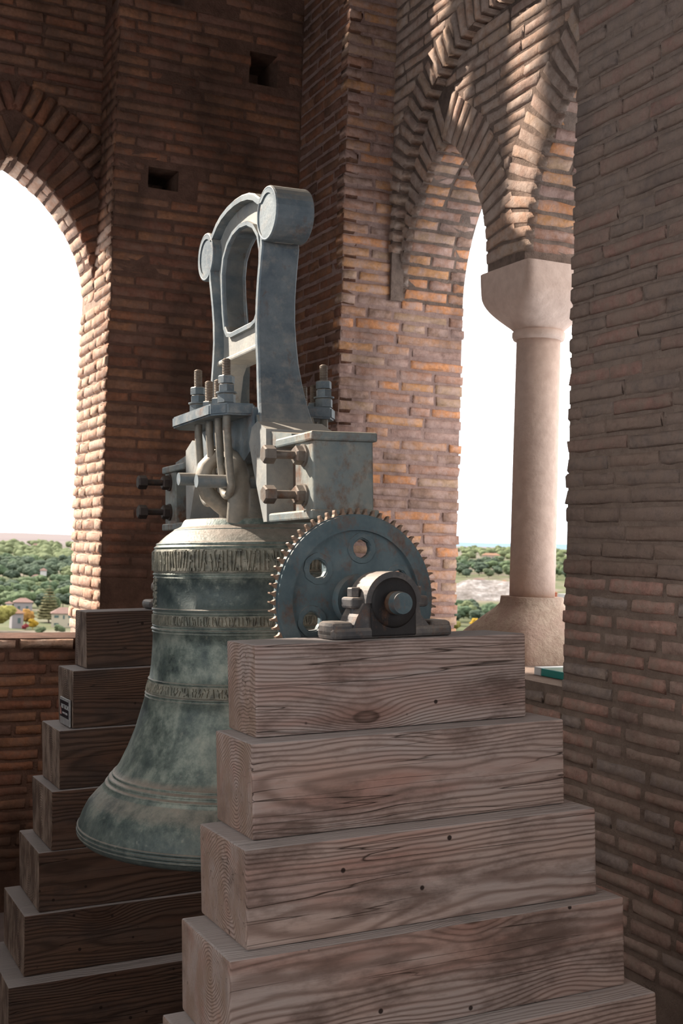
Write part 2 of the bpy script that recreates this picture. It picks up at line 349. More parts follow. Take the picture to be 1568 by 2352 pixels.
def courses(wall, key, kind, val, s0, s1, z0, z1, ch=.055, hj=.012, vj=.014, proud=.009, cut=None, hole=None, ext=(0, 0), lens=(.27, .26, .135, .20), D=.07, drift=0.):
    nC = int(round((z1-z0)/ch))
    for k in range(nC):
        zc = z0+(k+.5)*ch
        spans = [(s0, s1)]
        if cut:
            for a, b in cut(zc):
                ns = []
                for p, q in spans:
                    if b <= p or a >= q: ns.append((p, q)); continue
                    if a-p > .03: ns.append((p, a))
                    if q-b > .03: ns.append((b, q))
                spans = ns
        for p, q in spans:
            s = p; first = True
            while s < q-.02:
                L = rb.choice(lens)*rb.uniform(.92, 1.08)
                if first and k % 2: L *= rb.uniform(.4, .7)
                e = min(s+L, q)
                if q-e < .06: e = q
                a = s+vj*.5; b = e-vj*.5
                if first: a = s-(ext[0]*rb.uniform(-.2, 1) if s == s0 else 0)
                if e == q: b = e+(ext[1]*rb.uniform(-.2, 1) if q == s1 else 0)
                c = (a+b)/2; first = False
                if not (hole and hole(c, zc, (b-a)/2)):
                    pr = proud+rb.uniform(-.6, .6)*min(proud, .006); z = zc+rb.uniform(-.0025, .0025)+drift*(c-s0)
                    tilt = Matrix.Rotation(rb.uniform(-.012, .012), 3, 'Y')
                    loc = (c, val-pr, z) if kind == 'A' else (val-pr, c, z)
                    put_brick(wall, key, loc, b-a, ch-hj+rb.uniform(-.004, .003), D, (RA if kind == 'A' else RB) @ tilt)
                s = e
def voussoirs(wall, key, kind, val, c, zs, cen, rad, a0, a1, rl, depth, th=.055, proud=.010, soff=None, rin=0.):
    # radial bricks: kind A wall faces -Y (s = X), kind B wall faces -X (s = Y); cen = arc centre (s, z)
    n = max(2, int(round(abs(a1-a0)*rad/th)))
    for i in range(n):
        a = a0+(a1-a0)*(i+.5)/n; d = (math.cos(a), math.sin(a)); t = abs(a1-a0)*rad/n
        r0 = rad-rin-rb.uniform(.001, .008); ln = rl*rb.uniform(.95, 1.05)
        s, z = cen[0]+d[0]*(r0+ln/2), cen[1]+d[1]*(r0+ln/2)
        hh = t-.010; pr = proud+rb.uniform(-.004, .004)
        if kind == 'A': rot = Matrix.Rotation(-a, 3, 'Y'); loc = (s, val-pr, z)
        else: rot = RB @ Matrix.Rotation(a, 3, 'Y') if True else None; loc = (val-pr, s, z)
        if kind == 'B': rot = RB @ Matrix.Rotation(-(math.pi-a), 3, 'Y')
        put_brick(wall, key, loc, ln, hh, .045 if soff else .12, rot)
        if soff:                                   # bricks of the same course running through the wall thickness, seen on the soffit
            y = val+.022
            while y < val+depth-.02:
                e = min(y+rb.choice((.13, .24)), val+depth+.004)
                if val+depth-e < .05: e = val+depth+.004
                ym = (y+e)/2; r1 = rad-rin-rb.uniform(.001, .008); u, v = cen[0]+d[0]*r1, cen[1]+d[1]*r1
                # local x along the depth, local y away from the opening, local z tangential
                if kind == 'A': ex, ey = Vector((0, 1, 0)), Vector((d[0], 0, d[1])); L3 = (u, ym, v)
                else: ex, ey = Vector((1, 0, 0)), Vector((0, d[0], d[1])); L3 = (ym, u, v)
                ez = ex.cross(ey); rot2 = Matrix((ex, ey, ez)).transposed()
                put_brick(wall, soff, L3, e-y-.012, hh, .08, rot2); y = e
def pointed(c, a, H):                         # pointed arch on half span a with rise H: offset of the arc centre, radius, apex angle
    cc = (a*a-H*H)/(2*a); r = a-cc; return cc, r, math.acos(-cc/r)
def pointed_poly(c, a, H, zs, n=14):           # left foot -> apex -> right foot
    cc, r, an = pointed(c, a, H)
    right = arc(c+cc, zs, r, 0, an, n); left = [(2*c-x, z) for x, z in right]
    return left+right[::-1][1:]

# ------------------------------------------------------------------ tower: planes measured from the photograph (metres from the eye)
XP, XO, XT, XE = 2.305, 2.545, 2.60, 2.95      # right wall: pier face, outer order, tympanum, outside face
YJ, YN = 4.95, 3.17                            # window reveal planes of the right wall
YB, YA, YE = 5.50, 5.80, 6.09                  # back wall: pier face, arcade face, outside face
XJ = 1.357                                     # reveal plane of the back window
ZF, ZC, ZTOP = -1.62, 4.8, 4.8
ZS = 1.15                                      # springing

# floor follows the slightly tilted stand; ceiling and the unseen walls close the room
mb = MB(); mb.box(-2.7, 3.0, -2.2, 6.3, -1.589-.25, -1.589)
fl = link('floor', mb.mesh('floor', M['floor'])); fl.matrix_world = FS; fl['kind'] = 'structure'
struct('ceiling', MB().box(-2.8, 3.0, -2.3, 6.2, ZC, ZC+.2), 'ceiling')

# right pier (near) with the far-off second window of the same wall
mb = MB(); mb.box(XP, XE, 1.5, YN, ZF-.3, ZC); mb.box(XP, XE, -.3, 1.5, ZF-.3, -.44); mb.box(XP+.3, XE, -.3, 1.5, 1.7, ZC); mb.box(XP, XE, -2.2, -.3, ZF-.3, ZC)
wr_ = struct('wall_right', mb, 'mort_pier')
pit = lambda s, z, h: abs(s-2.685) < .05+h*.3 and abs(z+.335) < .03
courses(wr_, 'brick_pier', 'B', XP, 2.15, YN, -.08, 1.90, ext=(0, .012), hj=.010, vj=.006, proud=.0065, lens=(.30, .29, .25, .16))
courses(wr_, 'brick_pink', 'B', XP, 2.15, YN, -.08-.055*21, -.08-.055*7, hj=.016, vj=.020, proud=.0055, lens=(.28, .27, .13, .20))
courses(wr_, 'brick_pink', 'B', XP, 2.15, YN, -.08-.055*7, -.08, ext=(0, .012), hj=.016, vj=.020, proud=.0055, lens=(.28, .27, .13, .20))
mb = MB(); mb.box(XP+.001, XE, YN, YJ+.02, ZF-.3, -.445); wrp = struct('wall_right_parapet', mb, 'mort_pier')
courses(wrp, 'brick_pink', 'B', XP, YN+.012, 4.1, -.465-.055*10, -.465, ext=(0, 0), vj=.02, hj=.016, proud=.0055)
# window arcade of the right wall
mb = MB()
aL = pointed_poly(4.56, .39, .665, ZS); aR = pointed_poly(3.535, .365, .665, ZS)
poly = [(YN-.04, ZS)]+aR+[(3.90, ZS-.02), (4.17, ZS-.02)]+aL+[(YJ+.04, ZS), (YJ+.04, ZTOP), (YN-.04, ZTOP)]
mb.prism(poly, XT, XE, 0)
CO = (4.06, 1.35); RO = .87
oa = arc(CO[0], CO[1], RO, math.pi, 0, 40)
poly = [(YN-.04, ZS), (CO[0]-RO, ZS)]+oa+[(CO[0]+RO, ZS), (YJ+.04, ZS), (YJ+.04, ZTOP), (YN-.04, ZTOP)]
mb.prism(poly, XO, XT+.01, 0)
war = struct('wall_right_arcade', mb, 'mort_arc')
for c_, a_ in ((4.56, .39), (3.535, .365)):
    cc, r_, an = pointed(c_, a_, .665)
    an = math.acos(-cc/(r_+.09))
    voussoirs(war, 'brick_arc', 'B', XT, c_, ZS, (c_+cc, ZS), r_, 0.02, an-.01, .20, XE-XT, th=.056, proud=.007, soff='brick_pil')
    voussoirs(war, 'brick_arc', 'B', XT, c_, ZS, (c_-cc, ZS), r_, math.pi-.02, math.pi-an+.01, .20, XE-XT, th=.056, proud=.007, soff='brick_pil' if c_ > 4 else 'brick_arc')
voussoirs(war, 'brick_arc', 'B', XO, 0, ZS, CO, RO, .02, math.pi*.62, .15, .06, th=.056, proud=.008)
def arcs_cut(c_, a_, H, ex):
    cc, r_, an = pointed(c_, a_, H)
    def f(z):
        d = z-ZS
        if d < 0 or d > r_+ex: return None
        hw = cc+math.sqrt(max((r_+ex)**2-d*d, 0))
        return (c_-hw, c_+hw) if hw > 0 else None
    return f
cL, cR = arcs_cut(4.56, .39, .665, .205), arcs_cut(3.535, .365, .665, .205)
def cut_t(z):
    out = [c for c in (cL(z), cR(z)) if c]
    d = z-CO[1]
    if d > 0:
        hw = math.sqrt(max(RO*RO-d*d, 0)); out += [(0, CO[0]-hw), (CO[0]+hw, 9)]
    return out
def cut_o(z):
    d = z-CO[1]
    if d < 0: return [(CO[0]-RO-.16, CO[0]+RO+.16)]
    hw = math.sqrt(max((RO+.155)**2-d*d, 0)); return [(CO[0]-hw, CO[0]+hw)] if hw else []
courses(war, 'brick_arc', 'B', XT, YN, YJ, ZS-.01, 2.22, ch=.056, cut=cut_t, proud=.006, hj=.010, vj=.008)
courses(war, 'brick_arc', 'B', XO, 3.5, YJ, 1.75, 2.9, ch=.056, cut=cut_o, proud=.006, hj=.010, vj=.008)
# corner pilaster: front face with the window reveal, and its side
mb = MB(); mb.box(XP-.005, XE, YJ, YE, ZF-.3, ZC); wc = struct('wall_corner', mb, 'mort_pil')
def cut_p(z): return [(XO+.005, 9)] if z > ZS+.02 else []
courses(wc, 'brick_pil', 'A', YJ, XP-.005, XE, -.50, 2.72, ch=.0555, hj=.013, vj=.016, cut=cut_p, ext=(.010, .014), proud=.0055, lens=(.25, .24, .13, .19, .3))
courses(wc, 'brick_back', 'B', XP-.005, YJ, YB, .10, 2.80, ch=.0555, hj=.010, ext=(0, 0), proud=.004, vj=.008)
# back pier with two putlog holes
holes = [(1.593, 1.722, .075, .05), (2.088, 2.353, .075, .08)]
mb = MB(); xs = sorted([XJ, 1.60, XP+.05]+[h[0]+sg*h[2] for h in holes for sg in (-1, 1)])
for a, b in zip(xs[:-1], xs[1:]):
    m_ = (a+b)/2; hs = [h for h in holes if abs(m_-h[0]) < h[2]]
    if not hs: mb.box(a, b, YB, YE, ZF-.3, 2.58 if m_ < 1.67 else 2.75)
    else:
        h = hs[0]; mb.box(a, b, YB, YE, ZF-.3, h[1]-h[3]); mb.box(a, b, YB, YE, h[1]+h[3], 2.58 if m_ < 1.67 else 2.75); mb.box(a, b, YB+.28, YE, h[1]-h[3], h[1]+h[3])
wbk = struct('wall_back', mb, 'mort_back')
hol = lambda s, z, hl: (s-hl < 1.67 and z > 2.555) or any(abs(s-h[0]) < h[2]+hl*.62 and abs(z-h[1]) < h[3]+.015 for h in holes)
courses(wbk, 'brick_back', 'A', YB, XJ, XP-.01, -.20, -.20+.0555*52, ch=.0555, hj=.010, hole=hol, ext=(.008, 0), proud=.0035, vj=.008, lens=(.28, .27, .14, .22, .30))
# sunlit reveal of the back window
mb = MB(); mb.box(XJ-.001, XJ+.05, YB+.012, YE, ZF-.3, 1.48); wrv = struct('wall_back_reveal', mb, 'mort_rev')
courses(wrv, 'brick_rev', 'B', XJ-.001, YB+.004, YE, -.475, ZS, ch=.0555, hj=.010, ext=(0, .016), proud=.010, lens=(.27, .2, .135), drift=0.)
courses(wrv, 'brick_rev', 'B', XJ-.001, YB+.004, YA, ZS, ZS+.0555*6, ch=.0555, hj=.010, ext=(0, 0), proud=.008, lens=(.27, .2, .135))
courses(wbk, 'brick_back', 'B', XJ-.001, YB+.004, YA, ZS+.0555*6, ZS+.0555*25, ch=.0555, hj=.010, ext=(0, 0), proud=.006, lens=(.27, .2, .135))  # darker brick paints in the shade on the reveal's top
# back window arcade
mb = MB()
a1 = pointed_poly(.93, .43, .67, ZS)
poly = [(.30, -.5), (.50, -.5)]+a1+[(XJ+.03, ZS-.02), (XJ+.03, 2.7), (.30, 2.7)]
mb.prism(poly, YA, YE, 1)
wba = struct('wall_back_arcade', mb, 'mort_back')
cc, r_, an = pointed(.93, .43, .67); an1 = math.acos(-cc/(r_+.09)); an2 = math.acos(-cc/(r_+.27))
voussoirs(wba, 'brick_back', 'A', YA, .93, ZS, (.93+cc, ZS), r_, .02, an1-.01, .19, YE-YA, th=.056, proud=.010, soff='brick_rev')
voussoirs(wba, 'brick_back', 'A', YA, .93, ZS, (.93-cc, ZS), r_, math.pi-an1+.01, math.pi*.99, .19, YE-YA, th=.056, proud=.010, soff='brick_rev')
voussoirs(wba, 'brick_back', 'A', YA-.008, .93, ZS, (.93+cc, ZS), r_+.205, .38, an2, .14, .1, th=.060, proud=.016)
voussoirs(wba, 'brick_back', 'A', YA-.008, .93, ZS, (.93-cc, ZS), r_+.205, math.pi-an2, math.pi*.80, .14, .1, th=.060, proud=.016)
cB = arcs_cut(.93, .43, .67, .355)
courses(wba, 'brick_back', 'A', YA, 0.31, XJ, 1.42, 2.70, ch=.0555, cut=lambda z: [c for c in (cB(z),) if c], proud=.009)
# back wall beyond the frame: upper wall with added high openings shaped to throw sun streaks and light the bell, and the rest of the wall
def sun_gap_wall(x0, x1, z0, z1, holes_, y0, y1):
    m = MB(); xs_ = sorted([x0, x1]+[h[0] for h in holes_]+[h[1] for h in holes_])
    for a, b in zip(xs_[:-1], xs_[1:]):
        hs = [h for h in holes_ if h[0] <= (a+b)/2 <= h[1]]
        if not hs: m.box(a, b, y0, y1, z0, z1)
        else: m.box(a, b, y0, y1, z0, hs[0][2]); m.box(a, b, y0, y1, hs[0][3], z1)
    return m
m1 = sun_gap_wall(-2.8, .30, 1.6, ZC, [(-1.25, .10, 2.0, 3.5)], YB+.24, YB+.50)
q = sun_gap_wall(.30, XP+.1, 2.69, ZC, [(1.12, 1.43, 2.76, 4.0), (1.494, 1.77, 2.95, 3.7)], YB+.24, YB+.50); m1.add(q.v, q.f)
m1.box(-2.8, .30, YB, YE, ZF-.3, 1.6)
struct('wall_back_upper', m1, 'mort_back')
mb = MB(); mb.box(-2.8, XJ, YB, YB+.31, ZF-.3, -.475); wbp = struct('wall_back_parapet', mb, 'mort_back')
courses(wbp, 'brick_back', 'A', YB, .20, XJ+.3, -.475-.0555*19, -.475-.0555, ch=.0555, hj=.014, vj=.02, proud=.007)
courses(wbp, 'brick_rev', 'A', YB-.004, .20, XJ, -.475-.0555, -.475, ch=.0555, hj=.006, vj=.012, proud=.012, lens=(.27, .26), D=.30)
# unseen left and front walls with openings added and sized to let in soft light
mb = MB(); mb.box(-2.8, -2.3, 3.1, 6.1, ZF-.3, ZC); mb.box(-2.8, -2.3, -.7, 3.1, ZF-.3, -.44); mb.box(-2.8, -2.3, -.7, 3.1, 2.5, ZC); mb.box(-2.8, -2.3, -2.3, -.7, ZF-.3, ZC)
struct('wall_left', mb, 'mort_back')
mb = MB(); mb.box(-2.3, -.7, -2.3, -1.8, ZF-.3, ZC); mb.box(-.7, 1.3, -2.3, -1.8, ZF-.3, -.44); mb.box(-.7, 1.3, -2.3, -1.8, 1.7, ZC); mb.box(1.3, 2.4, -2.3, -1.8, ZF-.3, ZC)
struct('wall_front', mb, 'mort_back')

# ------------------------------------------------------------------ stone column of the right window
CX, CY = 2.775, 4.045
def sq_ring(hx, hy, z, p, n=64):
    o = []
    for k in range(n):
        a = 2*math.pi*k/n; c, s_ = math.cos(a), math.sin(a); q = (abs(c)**p+abs(s_)**p)**(-1/p); o.append((CX+hx*c*q, CY+hy*s_*q, z))
    return o
def loft(rings, smooth=True):
    m = MB(); n = len(rings[0]); vs_ = [v for r in rings for v in r]
    m.add(vs_, [(i*n+k, i*n+(k+1) % n, (i+1)*n+(k+1) % n, (i+1)*n+k) for i in range(len(rings)-1) for k in range(n)], smooth)
    m.add(rings[0], [tuple(range(n))[::-1]]); m.add(rings[-1], [tuple(range(n))]); return m
col = Thing('stone_column', 'slender pink stone column standing between the two arches of the right window', 'column', (CX, CY, -.445), FT)
col.part('base', loft([sq_ring(.225, .27, -.447, 30), sq_ring(.225, .268, -.40, 20), sq_ring(.205, .24, -.345, 7), sq_ring(.165, .185, -.285, 4), sq_ring(.132, .140, -.245, 3), sq_ring(.122, .124, -.225, 2.5), sq_ring(.120, .12, -.195, 2.4)]), 'stone_rough', label='rough flared stone base of the column')
col.part('shaft', MB().lathe([(.0, -.2), (.092, -.2), (.0925, .0), (.0915, .4), (.0895, .87), (0, .87)], (CX, CY, 0), 48), 'stone')
col.part('necking', MB().lathe([(.085, .85), (.102, .853), (.108, .866), (.108, .882), (.100, .892), (.085, .895)], (CX, CY, 0), 48), 'stone')
caprings = []
for t in [i/14 for i in range(15)]:
    z = .885+t*(1.135-.885); ww = .095+.087*math.sin(min(1, t*1.6)*math.pi/2)**1.05; caprings.append(sq_ring(ww, ww, z, 2+22*t**1.5))
col.part('capital', loft(caprings), 'stone', label='cushion capital swelling from round neck to square top')

# small things of the right ledge
lt = Thing('glass_slab', 'small teal slab with a white end lying on the right window ledge', 'slab', (2.47, 3.36, -.445), FT)
lt.part('body', MB().bbox(2.43, 2.55, 3.20, 3.475, -.445, -.418, .002), 'teal'); lt.part('end_cap', MB().bbox(2.428, 2.552, 3.475, 3.515, -.446, -.417, .002), 'white')

# ------------------------------------------------------------------ timber stacks (stand frame, unit h = 0.2 m)
HB = .2
FR = [(4.60,8.072,11.971,12.87),(4.428,8.346,11.647,12.79),(4.219,8.552,11.316,12.73),(3.976,8.762,11.098,12.70),(3.766,8.929,10.774,12.68),(3.55,9.12,10.50,12.68),(3.33,9.33,10.22,12.68)]
LF = [(4.838,20.833,21.748),(4.542,20.621,21.814),(4.27,20.507,21.954),(4.13,20.417,22.105),(3.917,20.397,22.284),(3.653,20.323,22.302),(3.348,19.943,22.4)]
ZF0, ZL0 = -.9526*HB, -.937*HB
ordn = ['topmost', 'second', 'third', 'fourth', 'fifth', 'sixth', 'lowest']
def beam(x0, x1, y0, y1, z0, z1, mat, label, group, seed):
    r_ = random.Random(seed)
    bm = bmesh.new(); bmesh.ops.create_cube(bm, size=1); j = lambda: r_.uniform(-.003, .003)
    for v in bm.verts:
        v.co = Vector(((x0 if v.co.x < 0 else x1)+j(), (y0 if v.co.y < 0 else y1)+j(), (z0 if v.co.z < 0 else z1)+(0 if v.co.z < 0 else j()*.3)))
    bmesh.ops.bevel(bm, geom=bm.edges[:], offset=.0055, segments=2, affect='EDGES', profile=.6)
    m = MB(); m.addbm(bm)
    c = ((x0+x1)/2, (y0+y1)/2, z0)
    return single('timber_beam', m, mat, label, 'beam', c, FS, group)
for i, (a, b, c, d) in enumerate(FR):
    zt = ZF0-i*HB
    lab = {0: 'topmost weathered pine beam of the front stack, carrying the gear bearing', 1: 'second weathered pine beam from the top of the front stack, reddish grain', 2: 'third pine beam from the top of the front stack, knotty and cracked', 3: 'fourth pine beam from the top of the front stack, bold end grain', 4: 'fifth pine beam from the top of the front stack, at the lower frame edge', 5: 'sixth pine beam from the top of the front stack', 6: 'lowest pine beam of the front stack resting on the floor'}[i]
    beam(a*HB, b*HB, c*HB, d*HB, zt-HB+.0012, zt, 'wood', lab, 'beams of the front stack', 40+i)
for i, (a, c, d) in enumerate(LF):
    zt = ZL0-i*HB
    lab = {0: 'topmost shaded pine beam of the far stack behind the bell', 1: 'second shaded beam from the top of the far stack, bearing the small sign', 2: 'third shaded beam from the top of the far stack behind the bell', 3: 'fourth shaded beam from the top of the far stack behind the bell', 4: 'fifth shaded beam from the top of the far stack, pale split end', 5: 'sixth shaded beam from the top of the far stack behind the bell', 6: 'lowest shaded beam of the far stack resting on the floor'}[i]
    beam(a*HB, (12.74-a)*HB, c*HB, d*HB, zt-HB+.0012 if i < 6 else -1.589, zt, 'wood_shaded', lab, 'beams of the far stack', 60+i)

# warning sign on the end of the second far beam
sx = 4.542*HB-.004; sg_y0, sg_y1 = 20.66*HB, 21.42*HB; sz0 = ZL0-2*HB+.004; sz1 = sz0+.094
sg = Thing('warning_sign', 'small black NO TOCAR sign leaning on the far stack', 'sign', (sx, (sg_y0+sg_y1)/2, sz0), FS)
sg.part('plate', MB().bbox(sx-.006, sx, sg_y0, sg_y1, sz0, sz1, .002), 'sign_grey')
pan = sg.part('panel', MB().bbox(sx-.0075, sx-.004, sg_y0+.012, sg_y1-.006, sz0+.026, sz1-.008, .001), 'sign_black')
def text_part(txt, size, y, z, x, mat, parent):
    cu = bpy.data.curves.new('lettering', 'FONT'); cu.body = txt; cu.size = size; cu.extrude = .0004; cu.align_x = 'CENTER'; cu.align_y = 'CENTER'
    tmp = bpy.data.objects.new('lettering_curve', cu); C.objects.link(tmp); bpy.context.view_layer.update()
    me = bpy.data.meshes.new_from_object(tmp.evaluated_get(bpy.context.evaluated_depsgraph_get())); C.objects.unlink(tmp); bpy.data.objects.remove(tmp)
    me.materials.clear(); me.materials.append(M[mat])
    rot = Matrix(((0, 0, -1), (-1, 0, 0), (0, 1, 0))).to_4x4()
    me.transform(Matrix.Translation(Vector((x, y, z))-Vector(sg.base)) @ rot)
    return link('lettering', me, parent)
text_part('NO TOCAR', .0225, sg_y0+.062, sz1-.030, sx-.0082, 'sign_white', pan)
text_part('DO NOT TOUCH', .010, sg_y0+.062, sz1-.052, sx-.0082, 'sign_white', pan)
ty = sg_y1-.022
sg.part('warning_triangle', MB().prism([(ty+.012, sz0+.034), (ty-.012, sz0+.034), (ty, sz0+.062)], sx-.0085, sx-.0070, 0), 'sign_red', pan)

# ------------------------------------------------------------------ bell
BX, BY = 1.274, 3.33
bell = Thing('bronze_bell', 'large green-patinated bronze church bell hanging between the timber stacks', 'bell', (BX, BY, -.81), FS)
def prof_bands(base, bands):          # add small raised rings to an outline given as (r, z) from top to bottom
    out = []
    import bisect
    zs = [p[1] for p in base]
    def rr(z):
        for (r0, z0), (r1, z1) in zip(base[:-1], base[1:]):
            if z0 >= z >= z1: return r0+(r1-r0)*((z0-z)/(z0-z1) if z0 != z1 else 0)
        return base[-1][0]
    pts = dict()
    for r, z in base: pts[z] = r
    for zc, hw, hgt in bands:
        for k in range(7):
            t = -1+2*k/6; z = zc+hw*t; pts[z] = rr(z)+hgt*math.cos(t*math.pi/2)
    return [(pts[z], z) for z in sorted(pts, reverse=True)]
base = [(.20,.112),(.205,.108),(.212,.094),(.2135,.092),(.235,.080),(.258,.064),(.276,.048),(.287,.036),(.2925,.022),(.2935,0),(.2935,-.05),(.294,-.10),(.295,-.15),(.297,-.20),(.2985,-.25),(.303,-.31),(.310,-.36),(.320,-.40),(.334,-.445),(.351,-.50),(.372,-.55),(.397,-.60),(.420,-.632),(.446,-.662),(.470,-.685),(.488,-.705),(.503,-.732),(.513,-.758),(.5165,-.775),(.514,-.79),(.505,-.802),(.494,-.807)]
bands = [(.083,.004,.003),(.041,.004,.004),(.030,.004,.004),(-.048,.004,.004),(-.058,.003,.003),(-.149,.005,.006),(-.159,.003,.003),(-.196,.003,.003),(-.206,.005,.006),(-.215,.003,.003),(-.352,.0035,.004),(-.393,.0035,.004),(-.402,.002,.002),(-.622,.004,.004),(-.634,.006,.006),(-.648,.004,.004),(-.764,.004,.004),(-.776,.004,.004),(-.786,.003,.004)]
outer = prof_bands(base, bands)
inner = [(.47,-.800),(.44,-.72),(.39,-.62),(.33,-.52),(.28,-.40),(.26,-.2),(.255,0),(.20,.05),(0,.06)]
bell.part('body', MB().lathe([(0,.112)]+outer+inner, (BX, BY, 0), 160), 'bell')
rl = random.Random(11)
def relief(z0, z1, rfun, n, hgt, style):
    m = MB()
    for k in range(n):
        a = 2*math.pi*(k+rl.uniform(-.18, .18))/n; h = z1-z0
        def quad(da0, da1, za, zb, lean=0):
            def P(da, z, o):
                r = rfun(z)+o; return (BX+r*math.cos(a+da), BY+r*math.sin(a+da), z)
            m.add([P(da0+lean, za, -.002), P(da1+lean, za, -.002), P(da1, zb, -.002), P(da0, zb, -.002), P(da0+lean+.002, za+.001, hgt), P(da1+lean-.002, za+.001, hgt), P(da1-.002, zb-.001, hgt), P(da0+.002, zb-.001, hgt)], [(4,5,6,7),(0,1,5,4),(1,2,6,5),(2,3,7,6),(3,0,4,7)])
        w_ = 2*math.pi/n
        if style == 'minim':                           # upright blackletter-like strokes with feet
            t = rl.random()
            quad(-.17*w_, .17*w_, z0+.08*h, z1-.08*h*rl.uniform(.6, 3), rl.choice((0, 0, 0, .5, -.5))*w_)
            if t < .2: quad(-.5*w_, -.2*w_, z0+.35*h, z1-.3*h, .5*w_)
            if .4 < t < .6: quad(-.5*w_, .5*w_, z1-.13*h, z1-.03*h)
            if t < .7: quad(-.34*w_, .1*w_, z1-.22*h, z1-.08*h, .1*w_)
            if t > .35: quad(-.1*w_, .36*w_, z0+.07*h, z0+.22*h, -.1*w_)
            if t > .8: quad(-.45*w_, .45*w_, (z0+z1)/2-.05*h, (z0+z1)/2+.06*h, .2*w_)
        else:                                          # scroll ornament
            zc = z0+h*(.5+.22*math.sin(k*1.9)); quad(-.36*w_, .3*w_, zc-.16*h, zc+.16*h, .35*w_*math.cos(k*2.3)); quad(-.1*w_, .1*w_, z0+.12*h, z1-.12*h, .5*w_*math.sin(k))
    return m
def rad_at(z):
    for (r0, z0), (r1, z1) in zip(base[:-1], base[1:]):
        if z0 >= z >= z1: return r0+(r1-r0)*((z0-z)/max(z0-z1, 1e-6))
    return .3
def band(z0, z1, off):
    n = 8; o = [(rad_at(z1)-.004, z1)]+[(rad_at(z1+(z0-z1)*i/n)+off, z1+(z0-z1)*i/n) for i in range(n+1)]+[(rad_at(z0)-.004, z0)]
    return MB().lathe(o, (BX, BY, 0), 128)
for z0, z1, n, st, hg in ((-.043, .024, 150, 'minim', .0065), (-.193, -.163, 200, 'minim', .005), (-.389, -.357, 150, 'scroll', .0045)):
    b_ = bell.part('inscription_band', band(z0, z1, .0012), 'bell_band', label='raised dusty band of worn lettering around the bell'); bell.part('relief_lettering' if st == 'minim' else 'relief_ornament', relief(z0, z1, rad_at, n, hg, st), 'bell_band', b_)
# vertical ornament strip on the left flank
mb = MB(); aw = R(174)
for k in range(26):
    z = -.060-k*.0034; a = aw+R(4.0)*math.sin(k*1.7); r_ = rad_at(z)
    mb.cyl((BX+(r_-.002)*math.cos(a), BY+(r_-.002)*math.sin(a), z), (BX+(r_+.004)*math.cos(a), BY+(r_+.004)*math.sin(a), z), .0050+.002*math.sin(k), n=6)
bell.part('ornament_strip', mb, 'bell_band')
# crown loops
def canon(path, name='crown_loop'):
    return bell.part(name, MB().tube([(BX+x, BY+y, z) for x, y, z in path], [(.034, .024)]*len(path), 14, flat=(0, 1, 0) if abs(path[0][1]-path[3][1]) < .01 else (1, 0, 0)), 'canon')
for sg_ in (-1, 1):
    canon([(sg_*x, -.03, z) for x, z in ((.045, .10), (.075, .125), (.115, .155), (.150, .185), (.168, .225), (.158, .262), (.128, .292), (.09, .312), (.04, .325), (-.01, .33))])
    canon([(sg_*.045-.06, sg_*y, z) for y, z in ((.155, .10), (.165, .14), (.17, .18), (.165, .225), (.14, .262), (.10, .285), (.05, .30), (0, .31))])
bell.part('crown_post', MB().lathe([(.075, .10), (.06, .16), (.055, .29), (.06, .33), (0, .335)], (BX, BY, 0), 28), 'canon')
bell.part('clapper', MB().cyl((BX, BY, .06), (BX, BY, -.62), .016).lathe([(0, -.57), (.035, -.60), (.052, -.65), (.045, -.70), (.02, -.725), (0, -.73)], (BX, BY, 0), 24), 'rust')

# ------------------------------------------------------------------ headstock
HX, HY = 1.274, 3.32
hs = Thing('bell_headstock', 'tall blue-grey cast iron headstock with an open arched counterweight above the bell', 'headstock', (HX, HY, .10), FS)
def thick(z):                          # half width of the flange in X by height
    t = [(.30,.098),(.36,.083),(.45,.070),(.55,.062),(.70,.058),(.9,.057),(1.1,.057)]
    for (a, p), (b, q) in zip(t[:-1], t[1:]):
        if a <= z <= b: return p+(q-p)*(z-a)/(b-a)
    return t[0][1] if z < .3 else .057
half = [(.285,.345),(.262,.385),(.243,.43),(.224,.49),(.210,.55),(.200,.61),(.195,.67),(.199,.73),(.209,.785),(.222,.835),(.234,.875)]
ear = arc(.265, .960, .077, R(-118), R(128), 18)
top = [(.205,1.022),(.165,1.045),(.12,1.060),(.06,1.070),(0,1.073)]
right = half+ear+top
outline = [(y, z) for y, z in right]+[(-y, z) for y, z in right[::-1][1:]]
# outer flange: a strip following the outline, wide in X, about 2 cm thick
def strip(path, tk, wfun, closed=False, inward=1):
    m = MB(); n = len(path); ins = []
    for i, p in enumerate(path):
        a = Vector(path[(i-1) % n] if closed else path[max(i-1, 0)]); b = Vector(path[(i+1) % n] if closed else path[min(i+1, n-1)])
        t = (b-a).normalized(); nrm = Vector((-t.y, t.x))*inward; ins.append(Vector(p)+nrm*tk)
    vs_ = []; fs_ = []
    for i in range(n):
        w1 = wfun(path[i][1]); e = .35*tk
        o_ = Vector(path[i]); q_ = ins[i]; o2 = o_+(q_-o_)*.22
        vs_ += [(HX-w1+e*.6, HY+o_.x, o_.y), (HX-w1, HY+o2.x, o2.y), (HX-w1, HY+q_.x, q_.y), (HX+w1, HY+q_.x, q_.y), (HX+w1, HY+o2.x, o2.y), (HX+w1-e*.6, HY+o_.x, o_.y)]
    for i in range(n if closed else n-1):
        for k in range(6): fs_.append((i*6+k, i*6+(k+1) % 6, ((i+1) % n)*6+(k+1) % 6, ((i+1) % n)*6+k))
    m.add(vs_, fs_, False)
    if not closed: m.add(vs_[:6], [tuple(range(6))]); m.add(vs_[-6:], [tuple(range(6))[::-1]])
    return m
hs.part('counterweight_flange', strip(outline, .020, thick, inward=1), 'iron')
